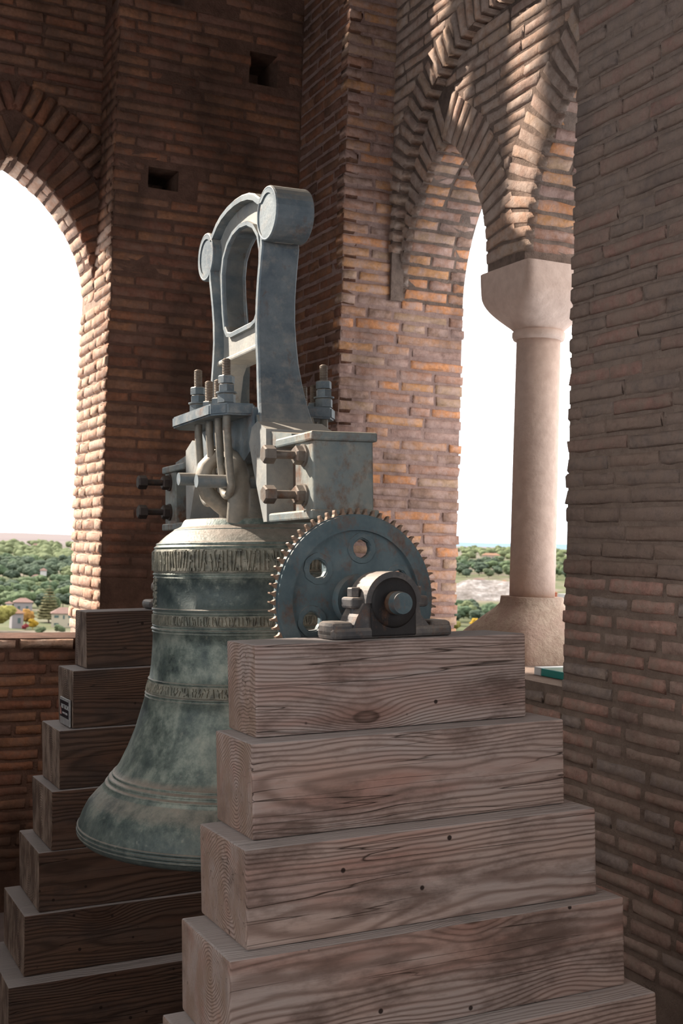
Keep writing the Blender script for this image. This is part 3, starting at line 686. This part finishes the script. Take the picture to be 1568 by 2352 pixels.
for sgn in (-1, 1):
    bs_ = hs.part('counterweight_boss', MB().cyl((HX-.0535, HY+sgn*.265, .960), (HX+.0535, HY+sgn*.265, .960), .0755, n=40), 'iron')
    for e_ in (-1, 1): hs.part('boss_rim', MB().tube([(HX+e_*.053, HY+sgn*.265+.0715*math.cos(2*math.pi*k/40), .960+.0715*math.sin(2*math.pi*k/40)) for k in range(40)], .0048, 8, closed=True), 'iron', bs_)
# web with the big window and the open foot
win = [(.0,.985),(.06,.978),(.105,.958),(.140,.925),(.155,.88),(.152,.82),(.145,.76),(.135,.715),(.115,.694),(.085,.688),(0,.688)]
winp = win+[(-y, z) for y, z in win[::-1][1:-1]]
mb = MB(); bm = bmesh.new()
ow = [(y*.985, z) for y, z in outline]
def poly_with_hole(xx):
    vo = [bm.verts.new((xx, HY+y, z)) for y, z in ow]; vi = [bm.verts.new((xx, HY+y, z)) for y, z in winp]; return vo, vi
legin = [(.225,.345),(.205,.40),(.188,.46),(.172,.52),(.155,.565),(.12,.595),(.06,.604),(0,.605)]
# left half and right half of the web as two ring-shaped polygons so that no keyhole is needed
for sgn in (-1, 1):
    pr_ = [(sgn*y, z) for y, z in ([(0,1.073)]+[(p[0]*.985, p[1]) for p in right[::-1][1:]]+legin+[(0,.688)]+win[::-1][1:]+[(0,.985)])]
    seen = []; [seen.append(p) for p in pr_ if not seen or (abs(p[0]-seen[-1][0])+abs(p[1]-seen[-1][1])) > 1e-5]
    if abs(seen[0][0]-seen[-1][0])+abs(seen[0][1]-seen[-1][1]) < 1e-5: seen.pop()
    mb.prism([(HY+y, z) for y, z in seen], HX-.028, HX+.028, 0)
hs.part('web', mb, 'iron_pale')
hs.part('window_rim', strip(winp, .016, lambda z: .040, closed=True, inward=1), 'iron')
hs.part('crossbar_rib', MB().bbox(HX-.05, HX+.05, HY-.19, HY+.19, .596, .612, .005), 'iron_pale')
# foot: centre block, end walls and sloping shoulders
hs.part('centre_block', MB().prism([(HY-.225, .42), (HY-.24, .345), (HY-.20, .30), (HY-.15, .275), (HY+.15, .275), (HY+.20, .30), (HY+.24, .345), (HY+.225, .42)], HX-.085, HX+.085, 0), 'iron')
for sgn in (-1, 1):
    Yv = lambda d: HY+sgn*d
    ew = [(Yv(.285), .372), (Yv(.245), .36), (Yv(.222), .318), (Yv(.255), .24), (Yv(.300), .15), (Yv(.328), .094), (Yv(.352), .094), (Yv(.352), .30), (Yv(.352), .345)]
    hs.part('end_wall', MB().prism(ew, HX-.098, HX+.098, 0), 'iron_pale')
    hs.part('shoulder', MB().prism([(Yv(.25), .395), (Yv(.27), .36), (Yv(.35), .338), (Yv(.50), .318), (Yv(.50), .292), (Yv(.25), .30)], HX-.086, HX+.086, 0), 'iron_box')
    # gudgeon box: top plate, bottom plate, solid outer end, back plate
    bxn = hs.part('end_box', MB().bbox(HX-.084, HX+.084, *sorted((Yv(.515), Yv(.632))), .112, .292, .005), 'iron_box')
    hs.part('recess_plate', MB().bbox(HX-.02, HX+.084, *sorted((Yv(.345), Yv(.53))), .112, .295, .004), 'rust', bxn)
    hs.part('top_plate', MB().bbox(HX-.092, HX+.092, *sorted((Yv(.40), Yv(.642))), .288, .312, .005), 'iron_box', bxn)
    hs.part('bottom_flange', MB().bbox(HX-.094, HX+.096, *sorted((Yv(.335), Yv(.64))), .092, .116, .005), 'iron_box', bxn)
    hs.part('crank_arm', MB().bbox(*((HX-.042, HX+.014) if sgn < 0 else (HX+.01, HX+.066)), *sorted((Yv(.575), Yv(.632))), -.17, .10, .01), 'iron_gear')
    for z in (.255, .155):
        y = Yv(.575)
        bmt = 'bolt' if sgn < 0 else 'dark_bolt'; bo = hs.part('clamp_bolt', MB().cyl((HX-.19, y, z), (HX-.06, y, z), .0105, n=14).hexn((HX-.165, y, z), (HX-.196, y, z), .0235, .3), bmt)
        hs.part('nut', MB().hexn((HX-.083, y, z), (HX-.112, y, z), .0245, .1).cyl((HX-.09, y, z), (HX-.084, y, z), .029, n=18), bmt, bo)
    # clamp plate on this side in X
    X0 = HX+sgn*.075; X1 = HX+sgn*.195
    pl = [(X0, HY-.215), (X0+sgn*.085, HY-.215), (X1, HY-.165), (X1, HY+.185), (X0+sgn*.085, HY+.235), (X0, HY+.235)]
    pm = MB(); bm2 = bmesh.new(); f = bm2.faces.new([bm2.verts.new((x, y, .397)) for x, y in pl]); ex = bmesh.ops.extrude_face_region(bm2, geom=[f])
    bmesh.ops.translate(bm2, verts=[v for v in ex['geom'] if isinstance(v, bmesh.types.BMVert)], vec=(0, 0, .034))
    bmesh.ops.recalc_face_normals(bm2, faces=bm2.faces); bmesh.ops.bevel(bm2, geom=bm2.edges[:], offset=.005, segments=2, affect='EDGES'); pm.addbm(bm2)
    hs.part('clamp_plate', pm, 'iron')
    for (ya, yb, ta, tb, py_) in ((3.135, 3.205, .555, .505, 3.17), (3.385, 3.285, .560, .512, 3.335)):
        x = HX+sgn*.150; U = []
        for k in range(13):
            t = math.pi*k/12; U.append((x-sgn*.012, py_+(ya-py_)*math.cos(t), .205-abs(ya-py_)*math.sin(t)*.9))
        pts = [(x, ya, ta), (x, ya, .42), (x, ya, .36), (x-sgn*.006, ya, .27)]+U+[(x-sgn*.006, yb, .27), (x, yb, .36), (x, yb, .42), (x, yb, tb)]
        ub = hs.part('u_bolt', MB().tube(pts, .0115, 12), 'canon')
        for yy, tt, big in ((ya, ta, True), (yb, tb, False)):
            th_ = MB()
            n_ = int((tt-.45)/.0045)
            prof = []
            for k in range(n_*2+1): prof.append((.0128 if k % 2 else .0108, .45+(tt-.45)*k/(n_*2)))
            th_.lathe(prof+[(.007, tt+.003), (0, tt+.004)], (x, yy, 0), 16, False); hs.part('thread', th_, 'rust', ub)
            nm = MB()
            if big: nm.hexn((x, yy, .431), (x, yy, .459), .0265, .2); nm.cyl((x, yy, .459), (x, yy, .463), .030, n=20); nm.hexn((x, yy, .463), (x, yy, .486), .0235, .5); nm.hexn((x, yy, .486), (x, yy, .510), .0235, .1)
            else: nm.hexn((x, yy, .431), (x, yy, .455), .0205, .4)
            hs.part('nut', nm, 'iron', ub)
for py_, z in ((3.17, .214), (3.335, .230)):
    hs.part('crown_pin', MB().cyl((1.045, py_, z), (1.50, py_, z), .0185, n=24), 'iron')

# ------------------------------------------------------------------ gear wheel, axles and bearings
GX, GY, GZ = 1.272, 2.63, -.109
gw = Thing('gear_wheel', 'blue-grey toothed wheel with round holes standing behind the front stack', 'gear', (GX, GY, GZ-.225), FS)
def ann(m, r0, r1, ya, yb, n=72):
    vs_ = []
    for k in range(n):
        c, s_ = math.cos(2*math.pi*k/n), math.sin(2*math.pi*k/n)
        for r_, y in ((r0, ya), (r1, ya), (r1, yb), (r0, yb)): vs_.append((GX+r_*c, y, GZ+r_*s_))
    m.add(vs_, [(4*k+j, 4*k+(j+1) % 4, 4*((k+1) % n)+(j+1) % 4, 4*((k+1) % n)+j) for k in range(n) for j in range(4)], False); return m
ha = [R(22+60*k) for k in range(6)]
# web disc with six real holes: a triangulated polar grid that leaves the holes open
bm = bmesh.new()
def disc_poly():
    from mathutils.geometry import delaunay_2d_cdt
    pts = []; edges = []
    def loop(cx, cz, r_, n, jit=0):
        b = len(pts)
        for k in range(n):
            q = r_*(1+(rl.uniform(-jit, jit) if jit else 0)); pts.append(Vector((cx+q*math.cos(2*math.pi*k/n), cz+q*math.sin(2*math.pi*k/n))))
        for k in range(n): edges.append((b+k, b+(k+1) % n))
        return [b+k for k in range(n)]
    faces = [loop(0, 0, .192, 72)]
    for a in ha: loop(.128*math.cos(a), .128*math.sin(a), .0235, 20, .06)
    v, e, f, *_ = delaunay_2d_cdt(pts, edges, [], 1, 1e-6)
    keep = []
    for t in f:
        c = sum((v[i] for i in t), Vector((0, 0)))/len(t)
        if all((c-Vector((.128*math.cos(a), .128*math.sin(a)))).length > .0225 for a in ha): keep.append(t)
    return v, keep
dv, df = disc_poly()
m = MB(); n_ = len(dv)
ecount = {}
for t in df:
    for i in range(len(t)):
        e = (t[i], t[(i+1) % len(t)]); ecount[e] = 1
bnd = [e for e in ecount if (e[1], e[0]) not in ecount]
m.add([(GX+p.x, GY-.006, GZ+p.y) for p in dv]+[(GX+p.x, GY+.010, GZ+p.y) for p in dv], [tuple(t) for t in df]+[tuple(n_+i for i in t[::-1]) for t in df]+[(a, b, n_+b, n_+a) for a, b in bnd])
gw.part('web_disc', m, 'iron_gear')
gw.part('rim', ann(ann(MB(), .172, .2085, GY-.016, GY+.018), .2085, .2115, GY-.008, GY+.010), 'iron_gear')
for a in ha: 
    mm = MB(); cx, cz = GX+.128*math.cos(a), GZ+.128*math.sin(a); k_ = 24; vs_ = []
    for k in range(k_):
        c, s_ = math.cos(2*math.pi*k/k_), math.sin(2*math.pi*k/k_); q = rl.uniform(.95, 1.05)
        for r_, y in ((.0235*q, GY-.004), (.0255*q, GY-.0095), (.037*q, GY-.0090), (.039, GY-.004)): vs_.append((cx+r_*c, y, cz+r_*s_))
    mm.add(vs_, [(4*k+j, 4*k+j+1, 4*((k+1) % k_)+j+1, 4*((k+1) % k_)+j) for k in range(k_) for j in range(3)], False)
    gw.part('hole_boss', mm, 'iron_gear', label='raised worn ring around a hole')
gw.part('hub', MB().cyl((GX, GY-.035, GZ), (GX, GY+.03, GZ), .062, .066, 36), 'iron_gear')
NT = 66; tm = MB()
tp = [(.209, -.0075), (.213, -.0062), (.217, -.0036), (.2225, -.0026), (.2268, -.0034), (.2272, .0002), (.223, .0024), (.217, .0034), (.213, .0060), (.209, .0075)]
tm.prism([(x, z) for x, z in tp], -.006, .008, 1)
tme = tm.mesh('gear_tooth', M['tooth'])
for k in range(NT):
    o = link('tooth', tme, gw.o); o.matrix_local = Matrix.Translation((0, 0, .225)) @ Matrix.Rotation(-2*math.pi*k/NT, 4, 'Y')
ax_ = Thing('axle_shaft', 'short steel axle running through the gear wheel into the bearing', 'axle', (GX, 2.55, GZ), FS)
ax_.part('shaft', MB().cyl((GX, 2.398, GZ), (GX, 2.76, GZ), .0275, n=28), 'rust'); ax_.part('shaft_end', MB().cyl((GX, 2.378, GZ), (GX, 2.40, GZ), .0245, .0275, 28), 'iron_gear')
def pillow(yc, zt, label, group, small=False):
    b = Thing('pillow_block', label, 'bearing', (GX, yc, zt), FS, group)
    if small: b.part('base', MB().bbox(GX-.068, GX+.068, yc-.06, yc+.06, zt, zt+.034, .014, 3), 'iron_bearing')
    else: b.part('base', MB().bbox(GX-.155, GX+.155, yc-.045, yc+.045, zt, zt+.026, .008).bbox(GX-.155, GX-.10, yc-.042, yc+.042, zt, zt+.040, .010).bbox(GX+.10, GX+.155, yc-.042, yc+.042, zt, zt+.036, .010), 'iron_bearing')
    side = ([(GX-.045, zt+.02)] if small else [(GX-.105, zt+.02), (GX-.092, zt+.05), (GX-.074, zt+.08)])+[(GX+(.045 if small else .068)*math.cos(t), GZ+(.04 if small else .066)*math.sin(t)) for t in [math.pi-math.pi*k/20 for k in range(21)]]+([(GX+.045, zt+.02)] if small else [(GX+.074, zt+.05), (GX+.10, zt+.02)])
    if small: return b
    b.part('housing', MB().prism(side, yc-.040, yc+.040, 1), 'iron_bearing')
    if not small: b.part('cap', MB().prism([(GX+.072*math.cos(t), GZ+.072*math.sin(t)) for t in [math.pi*k/22 for k in range(23)]]+[(GX+.050*math.cos(t), GZ+.050*math.sin(t)) for t in [math.pi*(1-k/22) for k in range(23)]], yc-.046, yc+.046, 1), 'iron_bearing')
    if small: return b
    r_ = b.part('bearing_ring', MB().lathe([(.028, -.004), (.052, -.006), (.058, 0), (.058, .012), (.028, .012)], (0, 0, 0), 36), 'grease')
    r_.data.transform(Matrix.Translation(Vector((GX, yc-.048, GZ))-Vector(b.base)) @ Matrix.Rotation(R(-90), 4, 'X') @ Matrix.Translation(Vector(b.base)))
    fl_ = MB().bbox(GX-.058, GX+.058, yc-.047, yc-.036, zt+.004, GZ-.01, .004); b.part('grease_face', fl_, 'grease', label='black greasy front of the bearing')
    for sx_ in (() if small else (-1, 1)):
        x = GX+sx_*.080
        b.part('lug', MB().bbox(x-.020, x+.020, yc-.030, yc+.030, GZ-.012, GZ+.014, .006), 'iron_bearing')
        b.part('cap_bolt', MB().cyl((x, yc, zt+.03), (x, yc, GZ+.03), .009, n=12).hexn((x, yc, GZ+.014), (x, yc, GZ+.036), .0155), 'iron_bearing')
pillow(2.468, ZF0+.001, 'greasy iron bearing block holding the axle end on the front stack', 'axle bearings')
pillow(4.25, ZL0+.001, 'iron bearing block on the far stack, mostly hidden by the bell', 'axle bearings', True)
ax2 = Thing('axle_shaft', 'hidden steel axle on the far side of the bell', 'axle', (GX, 4.1, GZ), FS); ax2.part('shaft', MB().cyl((GX, 3.87, GZ), (GX, 4.32, GZ), .0275, n=28), 'rust')

# ------------------------------------------------------------------ landscape seen through the windows (tower frame, ground about 40 m below)
def sstep(a, b, x): t = min(1, max(0, (x-a)/(b-a))); return t*t*(3-2*t)
def gz(x, y):
    d = math.hypot(x, y); az = math.degrees(math.atan2(x, y)); s_ = sstep(18, 28, az)     # left view near 10 deg, right view near 32 deg
    zl = -40+41*sstep(1500, 4300, d)+6*sstep(4000, 5200, d)*mnoise.noise(Vector((az*.25, 1, 0)))
    zr = -40+30*sstep(800, 2300, d)+11*sstep(2300, 4800, d)
    return zl*(1-s_)+zr*s_+(1.5*mnoise.noise(Vector((x*.01, y*.01, 0)))+3*mnoise.noise(Vector((x*.0025, y*.0025, 4))))*sstep(150, 500, d)
rs = [60*1.09**k for k in range(54)]; azs = [-30+i*1.0 for i in range(101)]
vs_ = [(r_*math.sin(R(a)), r_*math.cos(R(a)), gz(r_*math.sin(R(a)), r_*math.cos(R(a)))) for r_ in rs for a in azs]; na = len(azs)
s = N('meadow_ground'); P = s.pos(); n1 = s.noise(P, .012, 6, .6); n2 = s.noise(P, .05, 5, .65); n3 = s.noise(s.map(P, (.3, 1, 1)), .004, 4, .5)
gc = s.ramp(n1, [(.3, (.10,.13,.055)), (.48, (.19,.20,.10)), (.56, (.30,.25,.19)), (.7, (.36,.30,.25))])
gc = s.mix(s.ramp(n2, [(.5, 0.), (.7, .6)]), gc, (.13,.16,.07)); gd = s.n('VectorMath', operation='LENGTH'); s.l(P, gd.inputs[0])
gc = s.mix(1., gc, (.42,.42,.42), 'MULTIPLY')
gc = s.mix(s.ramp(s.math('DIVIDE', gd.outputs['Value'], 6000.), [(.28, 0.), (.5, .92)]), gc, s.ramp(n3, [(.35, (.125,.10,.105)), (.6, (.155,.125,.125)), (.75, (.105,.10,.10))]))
M['ground'] = s.fin(gc, .95, spec=.1)
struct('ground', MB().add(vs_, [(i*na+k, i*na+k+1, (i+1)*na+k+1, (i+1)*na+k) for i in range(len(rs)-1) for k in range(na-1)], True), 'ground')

def leaf_mat(name, cols):
    s = N(name); P = s.objc(); r = s.rnd(); k = len(cols); n = s.noise(P, .9, 5, .7)
    de = .18 if max(q[1]-q[0] for q in cols) > 0 else .0; cols = [tuple((.52*x+.012)*(1-de)+de*(.52*sum(q)/3+.012) for x in q) for q in cols]; c = s.ramp(r, [(i/k, q) for i, q in enumerate(cols)], 'CONSTANT'); c = s.mix(.75, c, s.ramp(n, [(.3, .35), (.7, 1.5)]), 'MULTIPLY')
    return s.fin(c, .9, normal=s.bump(n, .8), spec=.1)
M['leaf'] = leaf_mat('green_foliage', [(.13,.20,.075),(.17,.24,.10),(.10,.17,.075),(.21,.26,.10),(.15,.20,.09)])
M['leaf_dark'] = leaf_mat('dark_green_foliage', [(.085,.135,.075),(.10,.15,.08),(.075,.12,.07)])
M['leaf_yellow'] = leaf_mat('yellow_foliage', [(.62,.38,.03),(.66,.42,.05)]); M['leaf_olive'] = leaf_mat('olive_yellow_foliage', [(.40,.36,.09),(.36,.33,.08)])
M['leaf_orange'] = leaf_mat('orange_foliage', [(.50,.26,.06),(.54,.30,.05)]); M['leaf_red'] = leaf_mat('red_foliage', [(.50,.08,.10)])
M['leaf_conifer'] = leaf_mat('bronze_green_conifer', [(.22,.20,.09)])
M['bark'] = flat('bark', (.12,.08,.055), .9)
rt_ = random.Random(21)
def blob(m, c, r_, sub=2, amp=.35, sq=1.):
    bm = bmesh.new(); bmesh.ops.create_icosphere(bm, subdivisions=sub, radius=1); sd_ = Vector((rt_.uniform(0, 99), rt_.uniform(0, 99), rt_.uniform(0, 99)))
    for v in bm.verts:
        d = v.co.normalized(); k = 1+amp*mnoise.noise(d*2.2+sd_)+amp*.7*mnoise.noise(d*6+sd_); v.co = Vector((c[0]+d.x*r_*k, c[1]+d.y*r_*k, c[2]+d.z*r_*k*sq))
    m.addbm(bm, True)
def tree_mesh(name, mat, n, spread, h, sub=3, sq=.8):
    m = MB(); m.cyl((0, 0, -1), (0, 0, h*.4), .3, .2, 6)
    for k in range(n):
        a = rt_.uniform(0, 6.28); q = spread*math.sqrt(rt_.random()); z = h*rt_.uniform(.42, .78)
        blob(m, (q*math.cos(a), q*math.sin(a), z), h*rt_.uniform(.20, .30), sub, .4, sq)
    return m.mesh(name, M[mat], fix=False)
round_t = [tree_mesh('round_tree', 'leaf', 7, 3.2, 10) for _ in range(4)]; dark_t = [tree_mesh('dark_tree', 'leaf_dark', 8, 3.8, 10, sq=.7) for _ in range(3)]
def plant(name, me, az, d, sc, label, cat, group, zoff=0., tilt=0):
    x, y = d*math.sin(R(az)), d*math.cos(R(az)); o = link(name, me); o.location = (x, y, EYE+gz(x, y)+zoff-.3); o.scale = (sc*rt_.uniform(.9, 1.15),)*2+(sc,); o.rotation_euler.z = rt_.uniform(0, 6.28)
    return tag(o, label, cat, group)
def az_of(u, v=1250): d = BT[0]*((u-784)/2722.7)+BT[1]*(-(v-1176)/2722.7)+BT[2]; return math.degrees(math.atan2(d.x, d.y))
AL0, AL1 = az_of(-45), az_of(200); AR0, AR1 = az_of(1020), az_of(1335)
def rows(a0, a1, d0, d1, step, sp, kinds, name, label, group, sc):
    d = d0; i = 0
    while d < d1:
        n = max(2, int(R(a1-a0)*d/sp)); off = .5*(i % 2)
        for k in range(n):
            a = a0+(a1-a0)*(k+off+rt_.uniform(.1, .4))/n
            plant(name, rt_.choice(kinds), a, d+step*rt_.uniform(-.2, .2), sc*rt_.uniform(.72, 1.12), label, 'tree', group)
        d += step; i += 1
def wood_stuff(name, a0, a1, d0, d1, n, kinds, sc, label):
    m = MB()
    for _ in range(n):
        a = rt_.uniform(a0, a1); d = d0*(d1/d0)**rt_.random(); x, y = d*math.sin(R(a)), d*math.cos(R(a)); z = gz(x, y); q = sc*rt_.uniform(.7, 1.2)
        blob(m, (x, y, z+3.2*q), 4.2*q, 2, .5, .75); blob(m, (x+3*q, y, z+2.2*q), 3*q, 2, .5, .75)
    o = single(name, m, kinds, label, 'trees', (d0*math.sin(R(a0)), d0*math.cos(R(a0)), gz(d0*math.sin(R(a0)), d0*math.cos(R(a0)))), FT); o['kind'] = 'stuff'
rows(AL0, AL1, 640, 905, 24, 15, round_t+dark_t, 'woodland_tree', 'leafy green tree in the near woodland beyond the left window', 'near woodland beyond the left window', 1.15)
rows(AL0, AL1, 1030, 1560, 52, 21, dark_t+round_t[:1], 'woodland_tree', 'dark tree in the middle woodland beyond the left window', 'middle woodland beyond the left window', 1.6)
wood_stuff('far_woodland', AL0, AL1, 1620, 2700, 150, 'leaf', 1.9, 'pale green far woodland below the bare hills beyond the left window')
rows(AR0, AR1, 590, 730, 20, 13, round_t+dark_t[:1], 'woodland_tree', 'green tree below the pale slope beyond the right window', 'trees below the pale slope', 1.0)
rows(AR0, AR1, 1290, 1640, 45, 19, round_t+dark_t, 'woodland_tree', 'green tree above the pale slope beyond the right window', 'trees above the pale slope', 1.35)
wood_stuff('far_woodland', AR0, AR1, 1800, 3300, 130, 'leaf', 1.5, 'scattered far trees on the rise beyond the right window')
for i_, (p_, q_) in enumerate(((-28, AL0-.3), (AL1+.3, AR0-.3), (AR1+.3, 62))): wood_stuff('side_woodland', p_, q_, 640, 2300, 170, 'leaf', 1.6, ('woodland beyond the left window, outside the frame to the left', 'woodland hidden behind the corner between both windows', 'woodland hidden behind the right brick pier')[i_])
# bigger single trees and shrubs
def lone(name, mat, u, d, h, label, cat='tree', n=6, spread=2.6):
    return plant(name, tree_mesh(name, mat, n, spread, 10, 3, .85), az_of(u), d, h/8.5, label, cat, None)
lone('autumn_tree', 'leaf_olive', 2, 486, 9.5, 'broad olive-yellow tree at the left edge of the left window', n=9, spread=4)
lone('autumn_tree', 'leaf_orange', 66, 520, 8, 'orange autumn tree beside the small grey house')
lone('shrub', 'leaf_red', 65, 495, 2.6, 'low crimson shrub in front of the orange tree', 'shrub')
lone('shrub', 'leaf_yellow', 82, 500, 4, 'small yellow bush beside the crimson shrub', 'shrub')
lone('shrub', 'leaf', 143, 478, 3.4, 'rounded green bush below the cream house', 'shrub', 8, 4)
lone('shrub', 'leaf', 100, 470, 3.0, 'low green bush on the bank left of the cream house', 'shrub', 8, 4)
lone('autumn_tree', 'leaf_yellow', 1103, 560, 6.5, 'bright yellow autumn tree above the top front beam', n=7, spread=2)
lone('autumn_tree', 'leaf_olive', 1052, 560, 4.0, 'small olive bush at the edge of the orange brick reveal', 'shrub')
# tiered conifer
x, y = 545*math.sin(R(az_of(118))), 545*math.cos(R(az_of(118))); zb = gz(x, y)
cf = Thing('conifer', 'tall bronze-green tiered conifer behind the cream house', 'tree', (x, y, zb), FT)
m = MB()
for k in range(13):
    t = k/12; r_ = 5.2*(1-t)**.85+.4; zc = zb+2.5+t*15
    for j in range(7):
        a = j*.9+k*.5; blob(m, (x+r_*.55*math.cos(a), y+r_*.55*math.sin(a), zc-.03*r_), r_*.5, 2, .4, .28)
cf.part('crown', m, 'leaf_conifer'); cf.part('trunk', MB().cyl((x, y, zb-1), (x, y, zb+16), .35, .08, 8), 'bark')
# houses
M['cream'] = flat('cream_render', (0.302,0.269,0.210), .9); M['roof'] = plain_noise('clay_roof', (.17,.10,.085), (.13,.08,.065), .8, .9, .05); M['roof_orange'] = plain_noise('orange_roof', (.21,.115,.07), (.165,.09,.06), .8, .9, .05)
M['grey_wall'] = flat('grey_render', (0.193,0.176,0.181), .9); M['white_wall'] = flat('white_render', (0.344,0.340,0.336), .9); M['beige_wall'] = flat('beige_render', (0.277,0.218,0.181), .9); M['pane'] = flat('dark_pane', (.05,.08,.08), .25); M['red_wall'] = flat('red_panel', (0.260,0.071,0.038), .7)
def house(u, d, wdt, dep, hgt, rise, wallm, roofm, label, turn=0, wins=(), zoff=0., name='house', flatroof=False):
    az = az_of(u); x, y = d*math.sin(R(az)), d*math.cos(R(az)); z = gz(x, y)+zoff
    fr = FT @ Matrix.Translation((x, y, z)) @ Matrix.Rotation(R(-az+turn), 4, 'Z'); b = Thing(name, label, 'house', (0, 0, 0), fr)
    b.part('wall', MB().box(-wdt/2, wdt/2, -dep/2, dep/2, -3, hgt), wallm)
    e = .5
    if flatroof: b.part('roof', MB().box(-wdt/2-.2, wdt/2+.2, -dep/2-.2, dep/2+.2, hgt, hgt+.4), roofm)
    else:
        q = [(-wdt/2-e, -dep/2-e, hgt), (wdt/2+e, -dep/2-e, hgt), (wdt/2+e, dep/2+e, hgt), (-wdt/2-e, dep/2+e, hgt), (-wdt/2+dep/2.2, 0, hgt+rise), (wdt/2-dep/2.2, 0, hgt+rise)]
        b.part('roof', MB().add(q+[(p[0], p[1], hgt-.25) for p in q[:4]], [(0,1,5,4),(1,2,5),(2,3,4,5),(3,0,4),(0,6,7,1),(1,7,8,2),(2,8,9,3),(3,9,6,0),(6,9,8,7)]), roofm)
    for wx, wz, ww, wh in wins:
        f = b.part('window', MB().box(wx-ww/2-.12, wx+ww/2+.12, -dep/2-.06, -dep/2+.1, wz-wh/2-.12, wz+wh/2+.12), wallm); b.part('pane', MB().box(wx-ww/2, wx+ww/2, -dep/2-.10, -dep/2+.1, wz-wh/2, wz+wh/2), 'pane', f)
    return b
house(152, 520, 10, 8, 6.0, 2.4, 'cream', 'roof', 'cream two-storey house with a hipped clay roof beside the sunlit reveal', 0, [(-2.9, 4.6, 1.9, 1.0), (-2.9, 1.4, 1.9, 1.0), (.1, 4.4, .7, 1.6), (2.9, 4.6, 1.9, 1.0), (2.9, 1.4, 1.9, 1.0)])
house(44, 507, 4.6, 5, 6.3, 1.8, 'grey_wall', 'roof_orange', 'narrow grey house with an orange roof between autumn trees', 12, [(.6, 3.2, 1.2, 2.2)])
house(58, 622, 9, 7, 6, 2, 'grey_wall', 'roof', 'grey-roofed villa half hidden under the near woodland', 0, [(-2, 3, 1.2, 2), (2, 3, 1.2, 2)])
house(26, 612, 3, 4, 5.5, 1, 'white_wall', 'roof', 'slim white building under the near woodland at the left', 0)
house(102, 990, 5, 5, 11, 2, 'white_wall', 'roof', 'white tower house among the woodland beyond the left window', 0)
house(86, 980, 7, 5, 6, 2, 'grey_wall', 'roof', 'low grey house left of the white tower house', 0)
house(87, 2450, 22, 10, 6, 4, 'beige_wall', 'roof', 'small pinkish farmhouse on the far edge of the left woodland', 0)
house(1128, 1750, 27, 12, 9, 3, 'beige_wall', 'roof_orange', 'long beige building on the rise beyond the right window', 0, [(-9, 5, 2.5, 3), (-3, 5, 2.5, 3), (3, 5, 2.5, 3), (9, 5, 2.5, 3)])
house(1160, 1130, 5, 5, 4, 1.5, 'white_wall', 'roof_orange', 'small white house against the left side of the column', 0)
house(1102, 1180, 11, 5, 3, 1, 'white_wall', 'roof', 'low white shed above the pale slope', 0)
house(1293, 870, 5.6, 5, 7.5, .5, 'white_wall', 'white_wall', 'white block with floor bands right of the column base', 0, [(0, 2.4, 6.0, .5), (0, 5.0, 6.0, .5)], flatroof=True)
house(1279, 868, 1.9, 5, 8.5, .5, 'red_wall', 'red_wall', 'narrow red block beside the white block right of the column', 0, flatroof=True)
house(1295, 1500, 22, 6, 3, .5, 'white_wall', 'white_wall', 'long low white building between trees right of the column', 0, flatroof=True)
# pale eroded slope beyond the right window
s = N('pale_badland'); P = s.objc(); n1 = s.noise(P, .09, 7, .7); n2 = s.noise(P, .35, 4, .6)
M['badland'] = s.fin(s.ramp(s.math('ADD', s.math('MULTIPLY', n1, .7), s.math('MULTIPLY', n2, .3)), [(.36, (.10,.085,.075)), (.5, (.18,.16,.15)), (.6, (.29,.27,.26))]), .95, normal=s.bump(n1, 3.), spec=.1)
az = az_of(1120); d0 = 930; cx, cy = d0*math.sin(R(az)), d0*math.cos(R(az)); g = 40; vs_ = []
for i in range(g+1):
    for j in range(g+1):
        p, q = -1+2*i/g, -1+2*j/g; rr_ = math.hypot(p, q); hh = max(0, 1-rr_)**.8*15*(1+.5*mnoise.noise(Vector((p*3, q*3, 5))))+1.2*mnoise.noise(Vector((p*9, q*9, 1)))*(rr_ < .95)
        xx, yy = cx+p*75, cy+q*60; vs_.append((xx, yy, gz(xx, yy)+hh-1.5))
single('badland_hill', MB().add(vs_, [(i*(g+1)+j, (i+1)*(g+1)+j, (i+1)*(g+1)+j+1, i*(g+1)+j+1) for i in range(g) for j in range(g)], True), 'badland', 'pale grey eroded slope beyond the right window, left of the column', 'hill', (cx, cy, gz(cx, cy)), FT)
# distant blue ridge
vs_ = []; K = 60
for k in range(K+1):
    a = R(19+50*k/K); d = 9000
    for zz, dd in ((-60, 0), (38+26*mnoise.noise(Vector((k*.23, 2, 2)))+14*sstep(.4, .6, k/K), 400), (-60, 1500)): vs_.append(((d+dd)*math.sin(a), (d+dd)*math.cos(a), zz))
M['ridge'] = flat('blue_grey_haze', (.11,.17,.23), 1.0)  # distance haze put into the ridge colour
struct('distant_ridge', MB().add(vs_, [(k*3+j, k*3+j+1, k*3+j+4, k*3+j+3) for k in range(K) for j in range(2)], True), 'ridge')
